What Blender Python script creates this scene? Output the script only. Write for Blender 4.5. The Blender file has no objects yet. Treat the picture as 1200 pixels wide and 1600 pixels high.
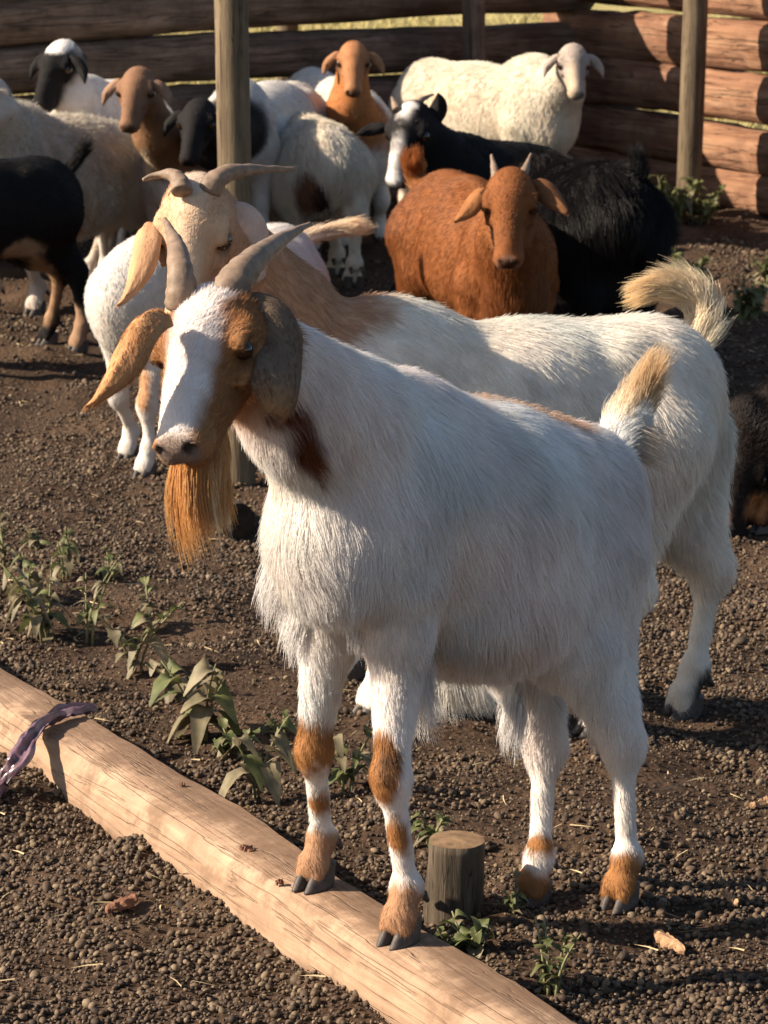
import bpy, math, random, time
import numpy as np
from mathutils import Vector
T0 = time.time()
random.seed(4); RNG = np.random.default_rng(7)
sc = bpy.context.scene
COL = sc.collection

# ---------------------------------------------------------------- camera
CAM_H, PITCH, F = 1.5, math.radians(12.75), 5000.0
cam_d = bpy.data.cameras.new('camera'); cam = bpy.data.objects.new('camera', cam_d); COL.objects.link(cam)
cam.location = (0, 0, CAM_H); cam.rotation_euler = (math.radians(90) - PITCH, 0, 0)
cam_d.sensor_fit = 'VERTICAL'; cam_d.sensor_height = 36; cam_d.lens = F / 1600 * 36
cam_d.clip_start = 0.1; cam_d.clip_end = 2000
cam_d.dof.use_dof = True; cam_d.dof.focus_distance = 4.15; cam_d.dof.aperture_fstop = 20.0
sc.camera = cam
sc.render.resolution_x = 768; sc.render.resolution_y = 1024

# ---------------------------------------------------------------- sky and sun
SUN_AZ = math.radians(-97)       # measured from +Y (away from camera) towards +X: square left, a touch in front
SUN_EL = math.radians(32)
to_sun = Vector((math.sin(SUN_AZ) * math.cos(SUN_EL), math.cos(SUN_AZ) * math.cos(SUN_EL), math.sin(SUN_EL)))
w = bpy.data.worlds.new('World'); sc.world = w; w.use_nodes = True
nt = w.node_tree; bg = nt.nodes['Background']
sky = nt.nodes.new('ShaderNodeTexSky'); sky.sky_type = 'NISHITA'; sky.sun_disc = False
sky.sun_elevation = SUN_EL; sky.sun_rotation = SUN_AZ
nt.links.new(sky.outputs[0], bg.inputs[0]); bg.inputs[1].default_value = 0.062
sl = bpy.data.lights.new('sun', 'SUN'); sl.energy = 5.0; sl.angle = math.radians(0.5); sl.color = (1, 0.87, 0.70)
so = bpy.data.objects.new('sun', sl); COL.objects.link(so)
so.rotation_euler = to_sun.to_track_quat('Z', 'Y').to_euler()
sc.view_settings.view_transform = 'Standard'; sc.view_settings.look = 'None'
sc.view_settings.exposure = 1.28; sc.view_settings.gamma = 1.0
try:
    sc.cycles_curves.shape = 'RIBBONS'; sc.cycles_curves.subdivisions = 2
except Exception: pass
sc.cycles.max_bounces = 6; sc.cycles.transparent_max_bounces = 6

# ---------------------------------------------------------------- maths helpers
CP, SP = math.cos(PITCH), math.sin(PITCH)
def A(*v): return np.array(v, float)
def unit(v): v = np.asarray(v, float); return v / (np.linalg.norm(v) + 1e-12)
def ray(px, py):
    X = (px - 600) / F; Y = (800 - py) / F
    return A(X, CP + Y * SP, -SP + Y * CP)
def P(px, py, d):
    r = ray(px, py); return A(0, 0, CAM_H) + r * (d / r[1])
def G(px, py, z=0.0):
    r = ray(px, py); return A(0, 0, CAM_H) + r * ((z - CAM_H) / r[2])
def hash3(i, j, k, s):
    n = (i.astype(np.int64) * 73856093) ^ (j.astype(np.int64) * 19349663) ^ (k.astype(np.int64) * 83492791) ^ (s * 2654435761)
    n = (n ^ (n >> 13)) * 1274126177; n = n & 0x7fffffff
    n = (n ^ (n >> 15)) * 2246822519; n = n & 0x7fffffff
    return n / 0x7fffffff
def noise3(p, seed=0):
    p = np.asarray(p, float); i = np.floor(p).astype(np.int64); f = p - i; f = f * f * (3 - 2 * f)
    r = 0
    for dx in (0, 1):
        for dy in (0, 1):
            for dz in (0, 1):
                wt = (f[..., 0] if dx else 1 - f[..., 0]) * (f[..., 1] if dy else 1 - f[..., 1]) * (f[..., 2] if dz else 1 - f[..., 2])
                r = r + wt * hash3(i[..., 0] + dx, i[..., 1] + dy, i[..., 2] + dz, seed)
    return r * 2 - 1
def fbm(p, seed=0, o=3):
    a, r, tot = 1., 0, 0
    for q in range(o):
        r = r + a * noise3(np.asarray(p) * 2 ** q, seed + q * 17); tot += a; a *= .5
    return r / tot
def sstep(a, b, x): t = np.clip((x - a) / (b - a), 0, 1); return t * t * (3 - 2 * t)
def bez(pts, n):
    pts = [np.asarray(p, float) for p in pts]; out = []
    for t in np.linspace(0, 1, n):
        q = pts
        while len(q) > 1: q = [q[i] * (1 - t) + q[i + 1] * t for i in range(len(q) - 1)]
        out.append(q[0])
    return np.array(out)
def hgt(x, y):
    x = np.asarray(x, float); y = np.asarray(y, float); z0 = np.zeros(x.shape)
    near = 1 - sstep(14, 20, y)
    a = .016 * noise3(np.stack([x * 1.3, y * 1.3, z0], -1), 3)
    b = (.016 + .012 * sstep(6, 8, y)) * noise3(np.stack([x * 5.5, y * 5.5, z0], -1), 5)
    c = .012 * noise3(np.stack([x * 14, y * 14, z0 + .5], -1), 9)
    e = .004 * noise3(np.stack([x * 42, y * 42, z0 + .5], -1), 11)
    return (a + (b + c + e) * near) - .006
def H(x, y): return float(hgt(np.array([x]), np.array([y]))[0])

# ---------------------------------------------------------------- object helpers
def tag(o, label=None, cat=None, group=None, kind=None):
    if label: o['label'] = label
    if cat: o['category'] = cat
    if group: o['group'] = group
    if kind: o['kind'] = kind
    return o
def empty(name, loc, label, cat, group=None):
    o = bpy.data.objects.new(name, None); COL.objects.link(o); o.location = loc; o.empty_display_size = .1
    return tag(o, label, cat, group)
def mesh_obj(name, V, Fc, mat, parent=None, smooth=True, col=None, mats=None, midx=None):
    me = bpy.data.meshes.new(name)
    V = np.asarray(V, float)
    org = np.array(parent.location) if parent is not None else np.zeros(3)
    if parent is None: org = np.array([*V[:, :2].mean(0), V[:, 2].min()]) if len(V) else org
    if isinstance(Fc, np.ndarray):
        n, m = Fc.shape
        me.vertices.add(len(V)); me.vertices.foreach_set('co', (V - org).ravel())
        me.loops.add(n * m); me.loops.foreach_set('vertex_index', Fc.ravel().astype(np.int32))
        me.polygons.add(n); me.polygons.foreach_set('loop_start', (np.arange(n) * m).astype(np.int32))
        me.polygons.foreach_set('loop_total', np.full(n, m, np.int32)); me.update(calc_edges=True); me.validate()
    else:
        me.from_pydata((V - org).tolist(), [], [list(map(int, f)) for f in Fc]); me.update()
    if col is not None:
        a = me.color_attributes.new('coat', 'FLOAT_COLOR', 'POINT')
        c4 = np.ones((len(V), 4)); c4[:, :3] = col; a.data.foreach_set('color', c4.ravel())
    me.polygons.foreach_set('use_smooth', [smooth] * len(me.polygons))
    if mats:
        for m_ in mats: me.materials.append(m_)
        me.polygons.foreach_set('material_index', np.asarray(midx, np.int32))
    else: me.materials.append(mat)
    o = bpy.data.objects.new(name, me); COL.objects.link(o)
    if parent is not None: o.parent = parent
    else: o.location = org
    return o
def merge(parts):
    V, Fs, n = [], [], 0
    for v, f in parts:
        V.append(np.asarray(v, float)); Fs += [[i + n for i in q] for q in f]; n += len(v)
    return np.concatenate(V), Fs
def tube(path, rad, n=10, cap=True, jitter=0, seed=0, flat=None):
    path = np.asarray(path, float); m = len(path); rad = np.broadcast_to(rad, (m,))
    V = []; ref = None
    for i in range(m):
        t = unit(path[min(i + 1, m - 1)] - path[max(i - 1, 0)])
        if ref is None: ref = unit(np.cross(t, [0.13, .21, 1] if abs(t[2]) < .9 else [1, .1, 0]))
        ref = unit(ref - t * np.dot(ref, t)); b = np.cross(t, ref)
        for j in range(n):
            a = 2 * math.pi * j / n
            V.append(path[i] + (ref * math.cos(a) + b * math.sin(a)) * rad[i])
    V = np.array(V)
    Fs = [[i * n + j, i * n + (j + 1) % n, (i + 1) * n + (j + 1) % n, (i + 1) * n + j] for i in range(m - 1) for j in range(n)]
    if cap: Fs += [list(range(n))[::-1], [(m - 1) * n + j for j in range(n)]]
    return V, Fs

# ---------------------------------------------------------------- materials
def newmat(name):
    m = bpy.data.materials.new(name); m.use_nodes = True; return m, m.node_tree, m.node_tree.nodes['Principled BSDF']
def nd(nt, t, **k):
    n = nt.nodes.new(t)
    for a, v in k.items():
        if a.startswith('i_'): n.inputs[a[2:].replace('_', ' ')].default_value = v
        else: setattr(n, a, v)
    return n
def ramp(nt, stops, src=None):
    r = nt.nodes.new('ShaderNodeValToRGB'); el = r.color_ramp.elements
    while len(el) < len(stops): el.new(.5)
    for e, (p, c) in zip(el, stops): e.position = p; e.color = (*c, 1) if len(c) == 3 else c
    if src: nt.links.new(src, r.inputs[0])
    return r
def coat_mat():
    m, nt, b = newmat('coat'); at = nd(nt, 'ShaderNodeAttribute', attribute_name='coat')
    tc = nd(nt, 'ShaderNodeTexCoord')
    n1 = nd(nt, 'ShaderNodeTexNoise', i_Scale=26., i_Detail=5.); nt.links.new(tc.outputs['Object'], n1.inputs['Vector'])
    mp = nd(nt, 'ShaderNodeMapping'); mp.inputs['Scale'].default_value = (260, 260, 45); nt.links.new(tc.outputs['Object'], mp.inputs[0])
    n2 = nd(nt, 'ShaderNodeTexNoise', i_Scale=1., i_Detail=3.); nt.links.new(mp.outputs[0], n2.inputs['Vector'])
    r = ramp(nt, [(.3, (.78, .74, .70)), (.62, (1, 1, 1))], n1.outputs[0])
    mx = nd(nt, 'ShaderNodeMixRGB', blend_type='MULTIPLY'); mx.inputs[0].default_value = .8
    nt.links.new(at.outputs['Color'], mx.inputs[1]); nt.links.new(r.outputs[0], mx.inputs[2])
    nt.links.new(mx.outputs[0], b.inputs['Base Color'])
    b.inputs['Roughness'].default_value = .8; b.inputs['Specular IOR Level'].default_value = .12
    bp = nd(nt, 'ShaderNodeBump', i_Strength=.35, i_Distance=.003); nt.links.new(n2.outputs[0], bp.inputs['Height'])
    nt.links.new(bp.outputs[0], b.inputs['Normal'])
    return m
def hair_mat():
    m, nt, b = newmat('hair'); out = nt.nodes['Material Output']; nt.nodes.remove(b)
    at = nd(nt, 'ShaderNodeAttribute', attribute_name='coat')
    d = nd(nt, 'ShaderNodeBsdfDiffuse'); t = nd(nt, 'ShaderNodeBsdfTranslucent'); g = nd(nt, 'ShaderNodeBsdfHair', i_RoughnessU=.25) if False else nd(nt, 'ShaderNodeBsdfAnisotropic')
    g.inputs['Roughness'].default_value = .38; g.inputs['Color'].default_value = (.5, .48, .46, 1)
    nt.links.new(at.outputs['Color'], d.inputs[0]); nt.links.new(at.outputs['Color'], t.inputs[0])
    m1 = nd(nt, 'ShaderNodeMixShader'); m1.inputs[0].default_value = .34
    m2 = nd(nt, 'ShaderNodeMixShader'); m2.inputs[0].default_value = .03
    nt.links.new(d.outputs[0], m1.inputs[1]); nt.links.new(t.outputs[0], m1.inputs[2])
    nt.links.new(m1.outputs[0], m2.inputs[1]); nt.links.new(g.outputs[0], m2.inputs[2]); nt.links.new(m2.outputs[0], out.inputs[0])
    return m
def simple(name, col, rough=.6, spec=.4, nscale=0, namp=.25, bump=0, coat=0):
    m, nt, b = newmat(name); b.inputs['Roughness'].default_value = rough; b.inputs['Specular IOR Level'].default_value = spec
    b.inputs['Coat Weight'].default_value = coat
    if nscale:
        tc = nd(nt, 'ShaderNodeTexCoord'); n = nd(nt, 'ShaderNodeTexNoise', i_Scale=nscale, i_Detail=6., i_Roughness=.65)
        nt.links.new(tc.outputs['Object'], n.inputs['Vector'])
        lo = tuple(c * (1 - namp) for c in col); hi = tuple(min(1, c * (1 + namp)) for c in col)
        r = ramp(nt, [(.3, lo), (.7, hi)], n.outputs[0]); nt.links.new(r.outputs[0], b.inputs['Base Color'])
        if bump:
            bp = nd(nt, 'ShaderNodeBump', i_Strength=.6, i_Distance=bump); nt.links.new(n.outputs[0], bp.inputs['Height']); nt.links.new(bp.outputs[0], b.inputs['Normal'])
    else: b.inputs['Base Color'].default_value = (*col, 1)
    return m
def wood_mat(name, dark, mid, light, patchy=.5, sc_=1.0, crack=1.0, bumpd=.006, cscale=1.0, dirt=None):
    """wood grain running along the object's local X"""
    m, nt, b = newmat(name); L = nt.links.new
    tc = nd(nt, 'ShaderNodeTexCoord'); mp = nd(nt, 'ShaderNodeMapping'); mp.inputs['Scale'].default_value = (1.6 * sc_, 17 * sc_, 17 * sc_); L(tc.outputs['Object'], mp.inputs[0])
    g = nd(nt, 'ShaderNodeTexNoise', i_Scale=1.5, i_Detail=8., i_Roughness=.65, i_Distortion=.6); L(mp.outputs[0], g.inputs['Vector'])
    r = ramp(nt, [(.25, dark), (.5, mid), (.75, light)], g.outputs[0])
    p = nd(nt, 'ShaderNodeTexNoise', i_Scale=5. * sc_, i_Detail=5., i_Roughness=.7); L(tc.outputs['Object'], p.inputs['Vector'])
    pr = ramp(nt, [(.45, (0, 0, 0)), (.6, (1, 1, 1))], p.outputs[0])
    mx = nd(nt, 'ShaderNodeMixRGB'); ml = nd(nt, 'ShaderNodeMath', operation='MULTIPLY'); ml.inputs[1].default_value = patchy
    L(pr.outputs[0], ml.inputs[0]); L(ml.outputs[0], mx.inputs[0]); L(r.outputs[0], mx.inputs[1]); mx.inputs[2].default_value = (*dark, 1)
    mp2 = nd(nt, 'ShaderNodeMapping'); mp2.inputs['Scale'].default_value = (1.1 * cscale, 26 * cscale, 26 * cscale); L(tc.outputs['Object'], mp2.inputs[0])
    cn = nd(nt, 'ShaderNodeTexNoise', i_Scale=1.3, i_Detail=3., i_Distortion=.3); L(mp2.outputs[0], cn.inputs['Vector'])
    cr = ramp(nt, [(.485, (1, 1, 1)), (.497, (0, 0, 0)), (.503, (0, 0, 0)), (.515, (1, 1, 1))], cn.outputs[0])
    mx2 = nd(nt, 'ShaderNodeMixRGB', blend_type='MULTIPLY'); mx2.inputs[0].default_value = .55 * crack
    L(mx.outputs[0], mx2.inputs[1]); L(cr.outputs[0], mx2.inputs[2])
    last = mx2
    if dirt:
        dn = nd(nt, 'ShaderNodeTexNoise', i_Scale=9., i_Detail=8., i_Roughness=.72); L(tc.outputs['Object'], dn.inputs['Vector'])
        sy = nd(nt, 'ShaderNodeSeparateXYZ'); L(tc.outputs['Object'], sy.inputs[0]); ab = nd(nt, 'ShaderNodeMath', operation='ABSOLUTE'); L(sy.outputs[1], ab.inputs[0]); ma = nd(nt, 'ShaderNodeMath', operation='MULTIPLY_ADD'); L(ab.outputs[0], ma.inputs[0]); ma.inputs[1].default_value = -2.2; L(dn.outputs[0], ma.inputs[2])
        dr = ramp(nt, [(.28, (0, 0, 0)), (.40, (.75, .75, .75)), (.52, (1, 1, 1))], ma.outputs[0]); dm = nd(nt, 'ShaderNodeMixRGB'); L(dr.outputs[0], dm.inputs[0])
        L(mx2.outputs[0], dm.inputs[1]); dm.inputs[2].default_value = (*dirt, 1); last = dm
    L(last.outputs[0], b.inputs['Base Color']); b.inputs['Roughness'].default_value = .8; b.inputs['Specular IOR Level'].default_value = .2
    ad = nd(nt, 'ShaderNodeMath', operation='MULTIPLY_ADD'); L(cr.outputs[0], ad.inputs[0]); ad.inputs[1].default_value = .6; L(g.outputs[0], ad.inputs[2])
    bp = nd(nt, 'ShaderNodeBump', i_Strength=.8, i_Distance=bumpd); L(ad.outputs[0], bp.inputs['Height']); L(bp.outputs[0], b.inputs['Normal'])
    return m
M_COAT, M_HAIR = coat_mat(), hair_mat()
M_HORN = simple('horn', (.19, .13, .09), .6, .3, 60, .35, .002)
M_HOOF = simple('hoof', (.055, .043, .036), .55, .35, 90, .5, .0015)
M_EYE = simple('eye_amber', (.035, .014, .006), .08, .6); M_PUP = simple('pupil', (.004, .004, .004), .05, .6)
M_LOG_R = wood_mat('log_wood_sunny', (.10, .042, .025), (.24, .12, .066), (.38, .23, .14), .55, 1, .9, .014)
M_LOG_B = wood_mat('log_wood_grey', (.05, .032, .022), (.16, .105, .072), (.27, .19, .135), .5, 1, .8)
M_POST = wood_mat('post_wood', (.06, .042, .026), (.145, .105, .064), (.22, .17, .105), .25, 1.6, 1., .004, 1.8)
M_PLANK = wood_mat('plank_wood', (.20, .12, .075), (.33, .215, .14), (.43, .30, .20), .4, 1.6, .35, .004, 1.4, (.15, .09, .055))
M_STUMP = wood_mat('stump_wood', (.03, .022, .015), (.085, .063, .043), (.15, .115, .08), .4, 2.2, 1., .006, 2.5)
M_CUT = simple('cut_wood', (.18, .115, .068), .9, .1, 40, .45, .003)

# ---------------------------------------------------------------- implicit animal builder
class Beast:
    def __init__(s, res): s.p = []; s.sub = []; s.patch = []; s.res = res; s.ctx = dict(col=A(.6, .58, .55), k=.03, comb=A(0, 0, -1), hl=.02, lift=.25, den=1.); s.extra = []
    def set(s, **k): s.ctx = {**s.ctx, **k}; return s
    def cone(s, a, b, ra, rb, **k):
        c = {**s.ctx, **k}; a = A(*a); b = A(*b); r = max(ra, rb)
        c.update(t='c', a=a, b=b, ra=ra, rb=rb, lo=np.minimum(a, b) - r, hi=np.maximum(a, b) + r); (s.sub if k.get('cut') else s.p).append(c)
    def ell(s, c0, ax, r, **k):
        c = {**s.ctx, **k}; c0 = A(*c0); R = np.array([unit(x) for x in ax]); r = A(*r); e = np.sqrt(((R.T * r) ** 2).sum(1))
        c.update(t='e', c=c0, R=R, r=r, lo=c0 - e, hi=c0 + e); (s.sub if k.get('cut') else s.p).append(c)
    @staticmethod
    def dist(c, X):
        if c['t'] == 'c':
            ab = c['b'] - c['a']; t = np.clip(((X - c['a']) @ ab) / (ab @ ab + 1e-12), 0, 1)
            q = X - c['a'] - t[..., None] * ab
            return np.sqrt((q * q).sum(-1)) - (c['ra'] + (c['rb'] - c['ra']) * t)
        q = (X - c['c']) @ c['R'].T; k0 = np.sqrt(((q / c['r']) ** 2).sum(-1)); k1 = np.sqrt(((q / c['r'] ** 2) ** 2).sum(-1)) + 1e-9
        return k0 * (k0 - 1) / k1
    def mesh(s):
        lo = np.min([c['lo'] for c in s.p], 0) - .05; hi = np.max([c['hi'] for c in s.p], 0) + .05
        n = np.ceil((hi - lo) / s.res).astype(int) + 1; Fd = np.full(n, .3, np.float32)
        def box(c, pad):
            i0 = np.clip(np.floor((c['lo'] - pad - lo) / s.res).astype(int), 0, n); i1 = np.clip(np.ceil((c['hi'] + pad - lo) / s.res).astype(int) + 1, 0, n)
            sl_ = tuple(slice(a, b) for a, b in zip(i0, i1))
            X = np.stack(np.meshgrid(*[lo[q] + np.arange(i0[q], i1[q]) * s.res for q in range(3)], indexing='ij'), -1)
            return sl_, X
        for c in s.p:
            sl_, X = box(c, c['k'] + 2 * s.res)
            d = s.dist(c, X); k = c['k']; f = Fd[sl_]; h = np.maximum(k - np.abs(f - d), 0) / k; Fd[sl_] = np.minimum(f, d) - h * h * k * .25
        for c in s.sub:
            sl_, X = box(c, .01); d = -s.dist(c, X); k = .006; f = Fd[sl_]; h = np.maximum(k - np.abs(f - d), 0) / k; Fd[sl_] = np.maximum(f, d) + h * h * k * .25
        ins = Fd < 0
        cs = [ins[a:n[0] - 1 + a, b:n[1] - 1 + b, c:n[2] - 1 + c] for a in (0, 1) for b in (0, 1) for c in (0, 1)]
        cnt = sum(c.astype(np.int8) for c in cs); act = (cnt > 0) & (cnt < 8)
        idx = np.full(act.shape, -1, np.int64); ids = np.argwhere(act); idx[act] = np.arange(len(ids))
        acc = np.zeros((len(ids), 3)); num = np.zeros(len(ids))
        off = [(a, b, c) for a in (0, 1) for b in (0, 1) for c in (0, 1)]
        for o1 in off:
            for ax in range(3):
                if o1[ax]: continue
                o2 = list(o1); o2[ax] = 1
                f1 = Fd[ids[:, 0] + o1[0], ids[:, 1] + o1[1], ids[:, 2] + o1[2]]; f2 = Fd[ids[:, 0] + o2[0], ids[:, 1] + o2[1], ids[:, 2] + o2[2]]
                m = (f1 < 0) != (f2 < 0); t = np.where(m, f1 / np.where(m, f1 - f2, 1), 0)
                q = np.array(o1, float)[None].repeat(len(ids), 0); q[:, ax] += t
                acc[m] += q[m]; num[m] += 1
        V = lo + (ids + acc / num[:, None]) * s.res
        quads = []
        for ax in range(3):
            a1, a2 = (ax + 1) % 3, (ax + 2) % 3
            sA = [slice(None)] * 3; sB = [slice(None)] * 3; sA[ax] = slice(0, -1); sB[ax] = slice(1, None)
            e = ins[tuple(sA)] != ins[tuple(sB)]; eid = np.argwhere(e)
            eid = eid[(eid[:, a1] > 0) & (eid[:, a2] > 0) & (eid[:, a1] < n[a1] - 1) & (eid[:, a2] < n[a2] - 1)]
            flip = ins[eid[:, 0], eid[:, 1], eid[:, 2]]
            def cell(d1, d2):
                c = eid.copy(); c[:, a1] -= d1; c[:, a2] -= d2; return idx[c[:, 0], c[:, 1], c[:, 2]]
            q = np.stack([cell(1, 1), cell(0, 1), cell(0, 0), cell(1, 0)], 1); q[~flip] = q[~flip][:, ::-1]; quads.append(q)
        Q = np.concatenate(quads); Q = Q[(Q >= 0).all(1)]
        return V, Q
    def attrs(s, V):
        W = np.zeros(len(V)); col = np.zeros((len(V), 3)); comb = np.zeros((len(V), 3)); hl = np.zeros(len(V)); lift = np.zeros(len(V)); den = np.zeros(len(V)); Wc = np.zeros(len(V))
        dm = np.full(len(V), 9.)
        D = [s.dist(c, V) for c in s.p]
        for d in D: dm = np.minimum(dm, d)
        nz = .012 * fbm(V * 22, 5) + .006 * noise3(V * 90, 8)
        for d, c in zip(D, s.p):
            wt = np.exp(-(d - dm) / .02); W += wt; comb += wt[:, None] * unit(c['comb']); hl += wt * c['hl']; lift += wt * c['lift']; den += wt * c['den']
            wc = np.exp(-np.clip(d - dm, 0, .2) / .004); Wc += wc; col += wc[:, None] * c['col']
        comb /= W[:, None]; hl /= W; lift /= W; den /= W; col /= Wc[:, None]
        lum = col.mean(1); st = np.clip(fbm(V * 6.5, 91) * 1.3 + .12, 0, 1) * .5 * sstep(.3, .6, lum)
        col = col * (1 - st[:, None] * (1 - A(.84, .74, .60)))
        for pt in s.patch:
            if 'b' in pt:
                d = s.dist(dict(t='c', a=pt['a'], b=pt['b'], ra=pt['ra'], rb=pt['rb']), V)
            else: d = s.dist(dict(t='e', c=pt['c'], R=pt.get('R', np.eye(3)), r=A(*pt['r'])), V)
            m = 1 - sstep(-pt.get('soft', .006), pt.get('soft', .006), d + nz * pt.get('nz', 1.))
            m = m * pt.get('amt', 1.)
            col = col * (1 - m[:, None]) + m[:, None] * np.array(pt['col'])
        return col, comb, hl, lift, den
    def P(s, c, r, col, **k): s.patch.append(dict(c=A(*c), r=r if hasattr(r, '__len__') else (r, r, r), col=col, **k))
    def PC(s, a, b, ra, rb, col, **k): s.patch.append(dict(a=A(*a), b=A(*b), ra=ra, rb=rb, col=col, **k))

def add_curves(name, pts, rad, col, parent, mat=None):
    """pts (n,k,3) world, rad (n,k)"""
    n, k, _ = pts.shape; cu = bpy.data.hair_curves.new(name); cu.add_curves([k] * n)
    q = (pts - np.array(parent.matrix_basis.translation if parent.parent is None else parent.parent.location)).astype(np.float32)
    cu.position_data.foreach_set('vector', q.ravel())
    a = cu.attributes.get('radius') or cu.attributes.new('radius', 'FLOAT', 'POINT'); a.data.foreach_set('value', rad.astype(np.float32).ravel())
    c = cu.attributes.new('coat', 'FLOAT_COLOR', 'CURVE'); c4 = np.ones((n, 4), np.float32); c4[:, :3] = col; c.data.foreach_set('color', c4.ravel())
    cu.materials.append(mat or M_HAIR); o = bpy.data.objects.new(name, cu); COL.objects.link(o); o.parent = parent
    return o
def vnoise(p, f, seed): return np.stack([noise3(p * f + 31.7 * i, seed + i * 7) for i in range(3)], -1)
def grow(V, Q, col, comb, hl, lift, den, n, rad, rng, k=5, clump=.35, curl=0., grav=.25, lensc=1.):
    tr = np.concatenate([Q[:, [0, 1, 2]], Q[:, [0, 2, 3]]]); a, b, c = V[tr[:, 0]], V[tr[:, 1]], V[tr[:, 2]]
    nr = np.cross(b - a, c - a); ar = np.linalg.norm(nr, axis=1); 
    VN = np.zeros_like(V)
    for q in range(3): np.add.at(VN, tr[:, q], nr)
    VN /= np.linalg.norm(VN, axis=1)[:, None] + 1e-12
    pr = ar * den[tr].mean(1); pr /= pr.sum(); t = rng.choice(len(tr), n, p=pr)
    u = rng.random((n, 2)); su = u.sum(1) > 1; u[su] = 1 - u[su]; w_ = np.stack([1 - u.sum(1), u[:, 0], u[:, 1]], 1)
    ip = lambda X: (X[tr[t]] * (w_[..., None] if X.ndim > 1 else w_)).sum(1)
    root = ip(V); N = ip(VN); N /= np.linalg.norm(N, axis=1)[:, None] + 1e-9; C = ip(comb); Lh = ip(hl) * lensc; Lf = ip(lift); cl = ip(col)
    clump = clump * np.clip(Lh / .02, .25, 1.)[:, None]
    C = C - N * (C * N).sum(1)[:, None]; C = C / np.maximum(np.linalg.norm(C, axis=1), .22)[:, None]
    C = C + vnoise(root, 9, 40) * clump * .7 + vnoise(root, 38, 80) * clump + vnoise(root, 140, 90) * clump * .5
    C = C - N * (C * N).sum(1)[:, None]; C /= np.linalg.norm(C, axis=1)[:, None] + 1e-9
    Lf = np.clip(Lf + .05 * noise3(root * 60, 13), .02, .9)
    d = C * (1 - Lf)[:, None] + N * Lf[:, None] + rng.normal(0, .07, (n, 3)); d /= np.linalg.norm(d, axis=1)[:, None]
    Lh = Lh * (.65 + .5 * rng.random(n)) * (1 + .22 * noise3(root * 30, 3))
    ts = np.linspace(0, 1, k); pts = np.empty((n, k, 3)); g = np.tile(A(0, 0, -1), (n, 1)); g = g - N * np.minimum((g * N).sum(1), 0)[:, None] * .95
    for i, tt in enumerate(ts):
        pts[:, i] = root - N * .0006 + Lh[:, None] * (tt * d + tt * tt * (grav * g * np.clip(Lh / .03, .3, 1.4)[:, None] - .15 * N * Lf[:, None]))
    if curl:
        ph = rng.random(n) * 6.28; B = np.cross(N, C)
        for i, tt in enumerate(ts): pts[:, i] += (curl * Lh * tt)[:, None] * (B * np.sin(ph + tt * 7)[:, None] + N * np.cos(ph + tt * 7)[:, None])
    r = rad * (1 - .8 * ts)[None, :] * (.7 + .6 * rng.random(n))[:, None] * np.clip(Lh / .016, .55, 1.)[:, None]
    cl = np.clip(cl * (.86 + .22 * rng.random(n) + .08 * noise3(root * 45, 77) + .12 * noise3(root * 12, 78))[:, None] * (1 + np.outer(.06 * noise3(root * 9, 79), [1, -.2, -.6])), 0, .92)
    return pts, r, cl
def tuft(path, rad, n, L, col, rng, rr=.0004, k=6, spread=.25, tipcol=None, along=1.0, flow=None, grav=0.1):
    """hairs rooted along a path (tail, beard)"""
    path = np.asarray(path, float); m = len(path); t = rng.random(n) ** along; f = t * (m - 1); i = np.minimum(f.astype(int), m - 2); fr = (f - i)[:, None]
    c = path[i] * (1 - fr) + path[i + 1] * fr; tan = path[i + 1] - path[i]; tan /= np.linalg.norm(tan, axis=1)[:, None]
    rd = rng.normal(0, 1, (n, 3)); rd -= tan * (rd * tan).sum(1)[:, None]; rd /= np.linalg.norm(rd, axis=1)[:, None]
    R = np.interp(t, np.linspace(0, 1, len(rad)), rad)
    root = c + rd * (R * np.sqrt(rng.random(n)))[:, None]
    D = tan if flow is None else np.broadcast_to(unit(flow), (n, 3))
    clp = vnoise(rd * 2.2 + t[:, None] * 3, 1.0, 66)
    D = D + rd * spread * (.5 + rng.random(n))[:, None] + clp * spread * .6; D /= np.linalg.norm(D, axis=1)[:, None]
    Lh = L * (.55 + .55 * rng.random(n)) * (1 + .25 * clp[:, 0]); ts = np.linspace(0, 1, k)
    pts = np.stack([root + Lh[:, None] * (tt * D + tt * tt * (A(0, 0, -grav) - rd * spread * .7)) for tt in ts], 1)
    pw = vnoise(rd * 1.5, 1.0, 71) * 3 ; wv = np.stack([np.sin(ts[None] * 5 + pw[:, :1]), np.cos(ts[None] * 4 + pw[:, 1:2]), ts[None] * 0 + pw[:, :1] * 0], -1) * ts[None, :, None] * (L * .06); pts = pts + wv
    cl = np.broadcast_to(col, (n, 3)) if tipcol is None else np.array(col) * (1 - t[:, None]) + np.array(tipcol) * t[:, None]
    s_ = .5 + .5 * noise3(rd * 1.6 + 5, 3)
    return pts, rr * (1 - .75 * ts)[None, :] * (.7 + .6 * rng.random(n))[:, None], np.clip(cl * (.65 + .4 * s_ + .2 * rng.random(n))[:, None], 0, .9)

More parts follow.
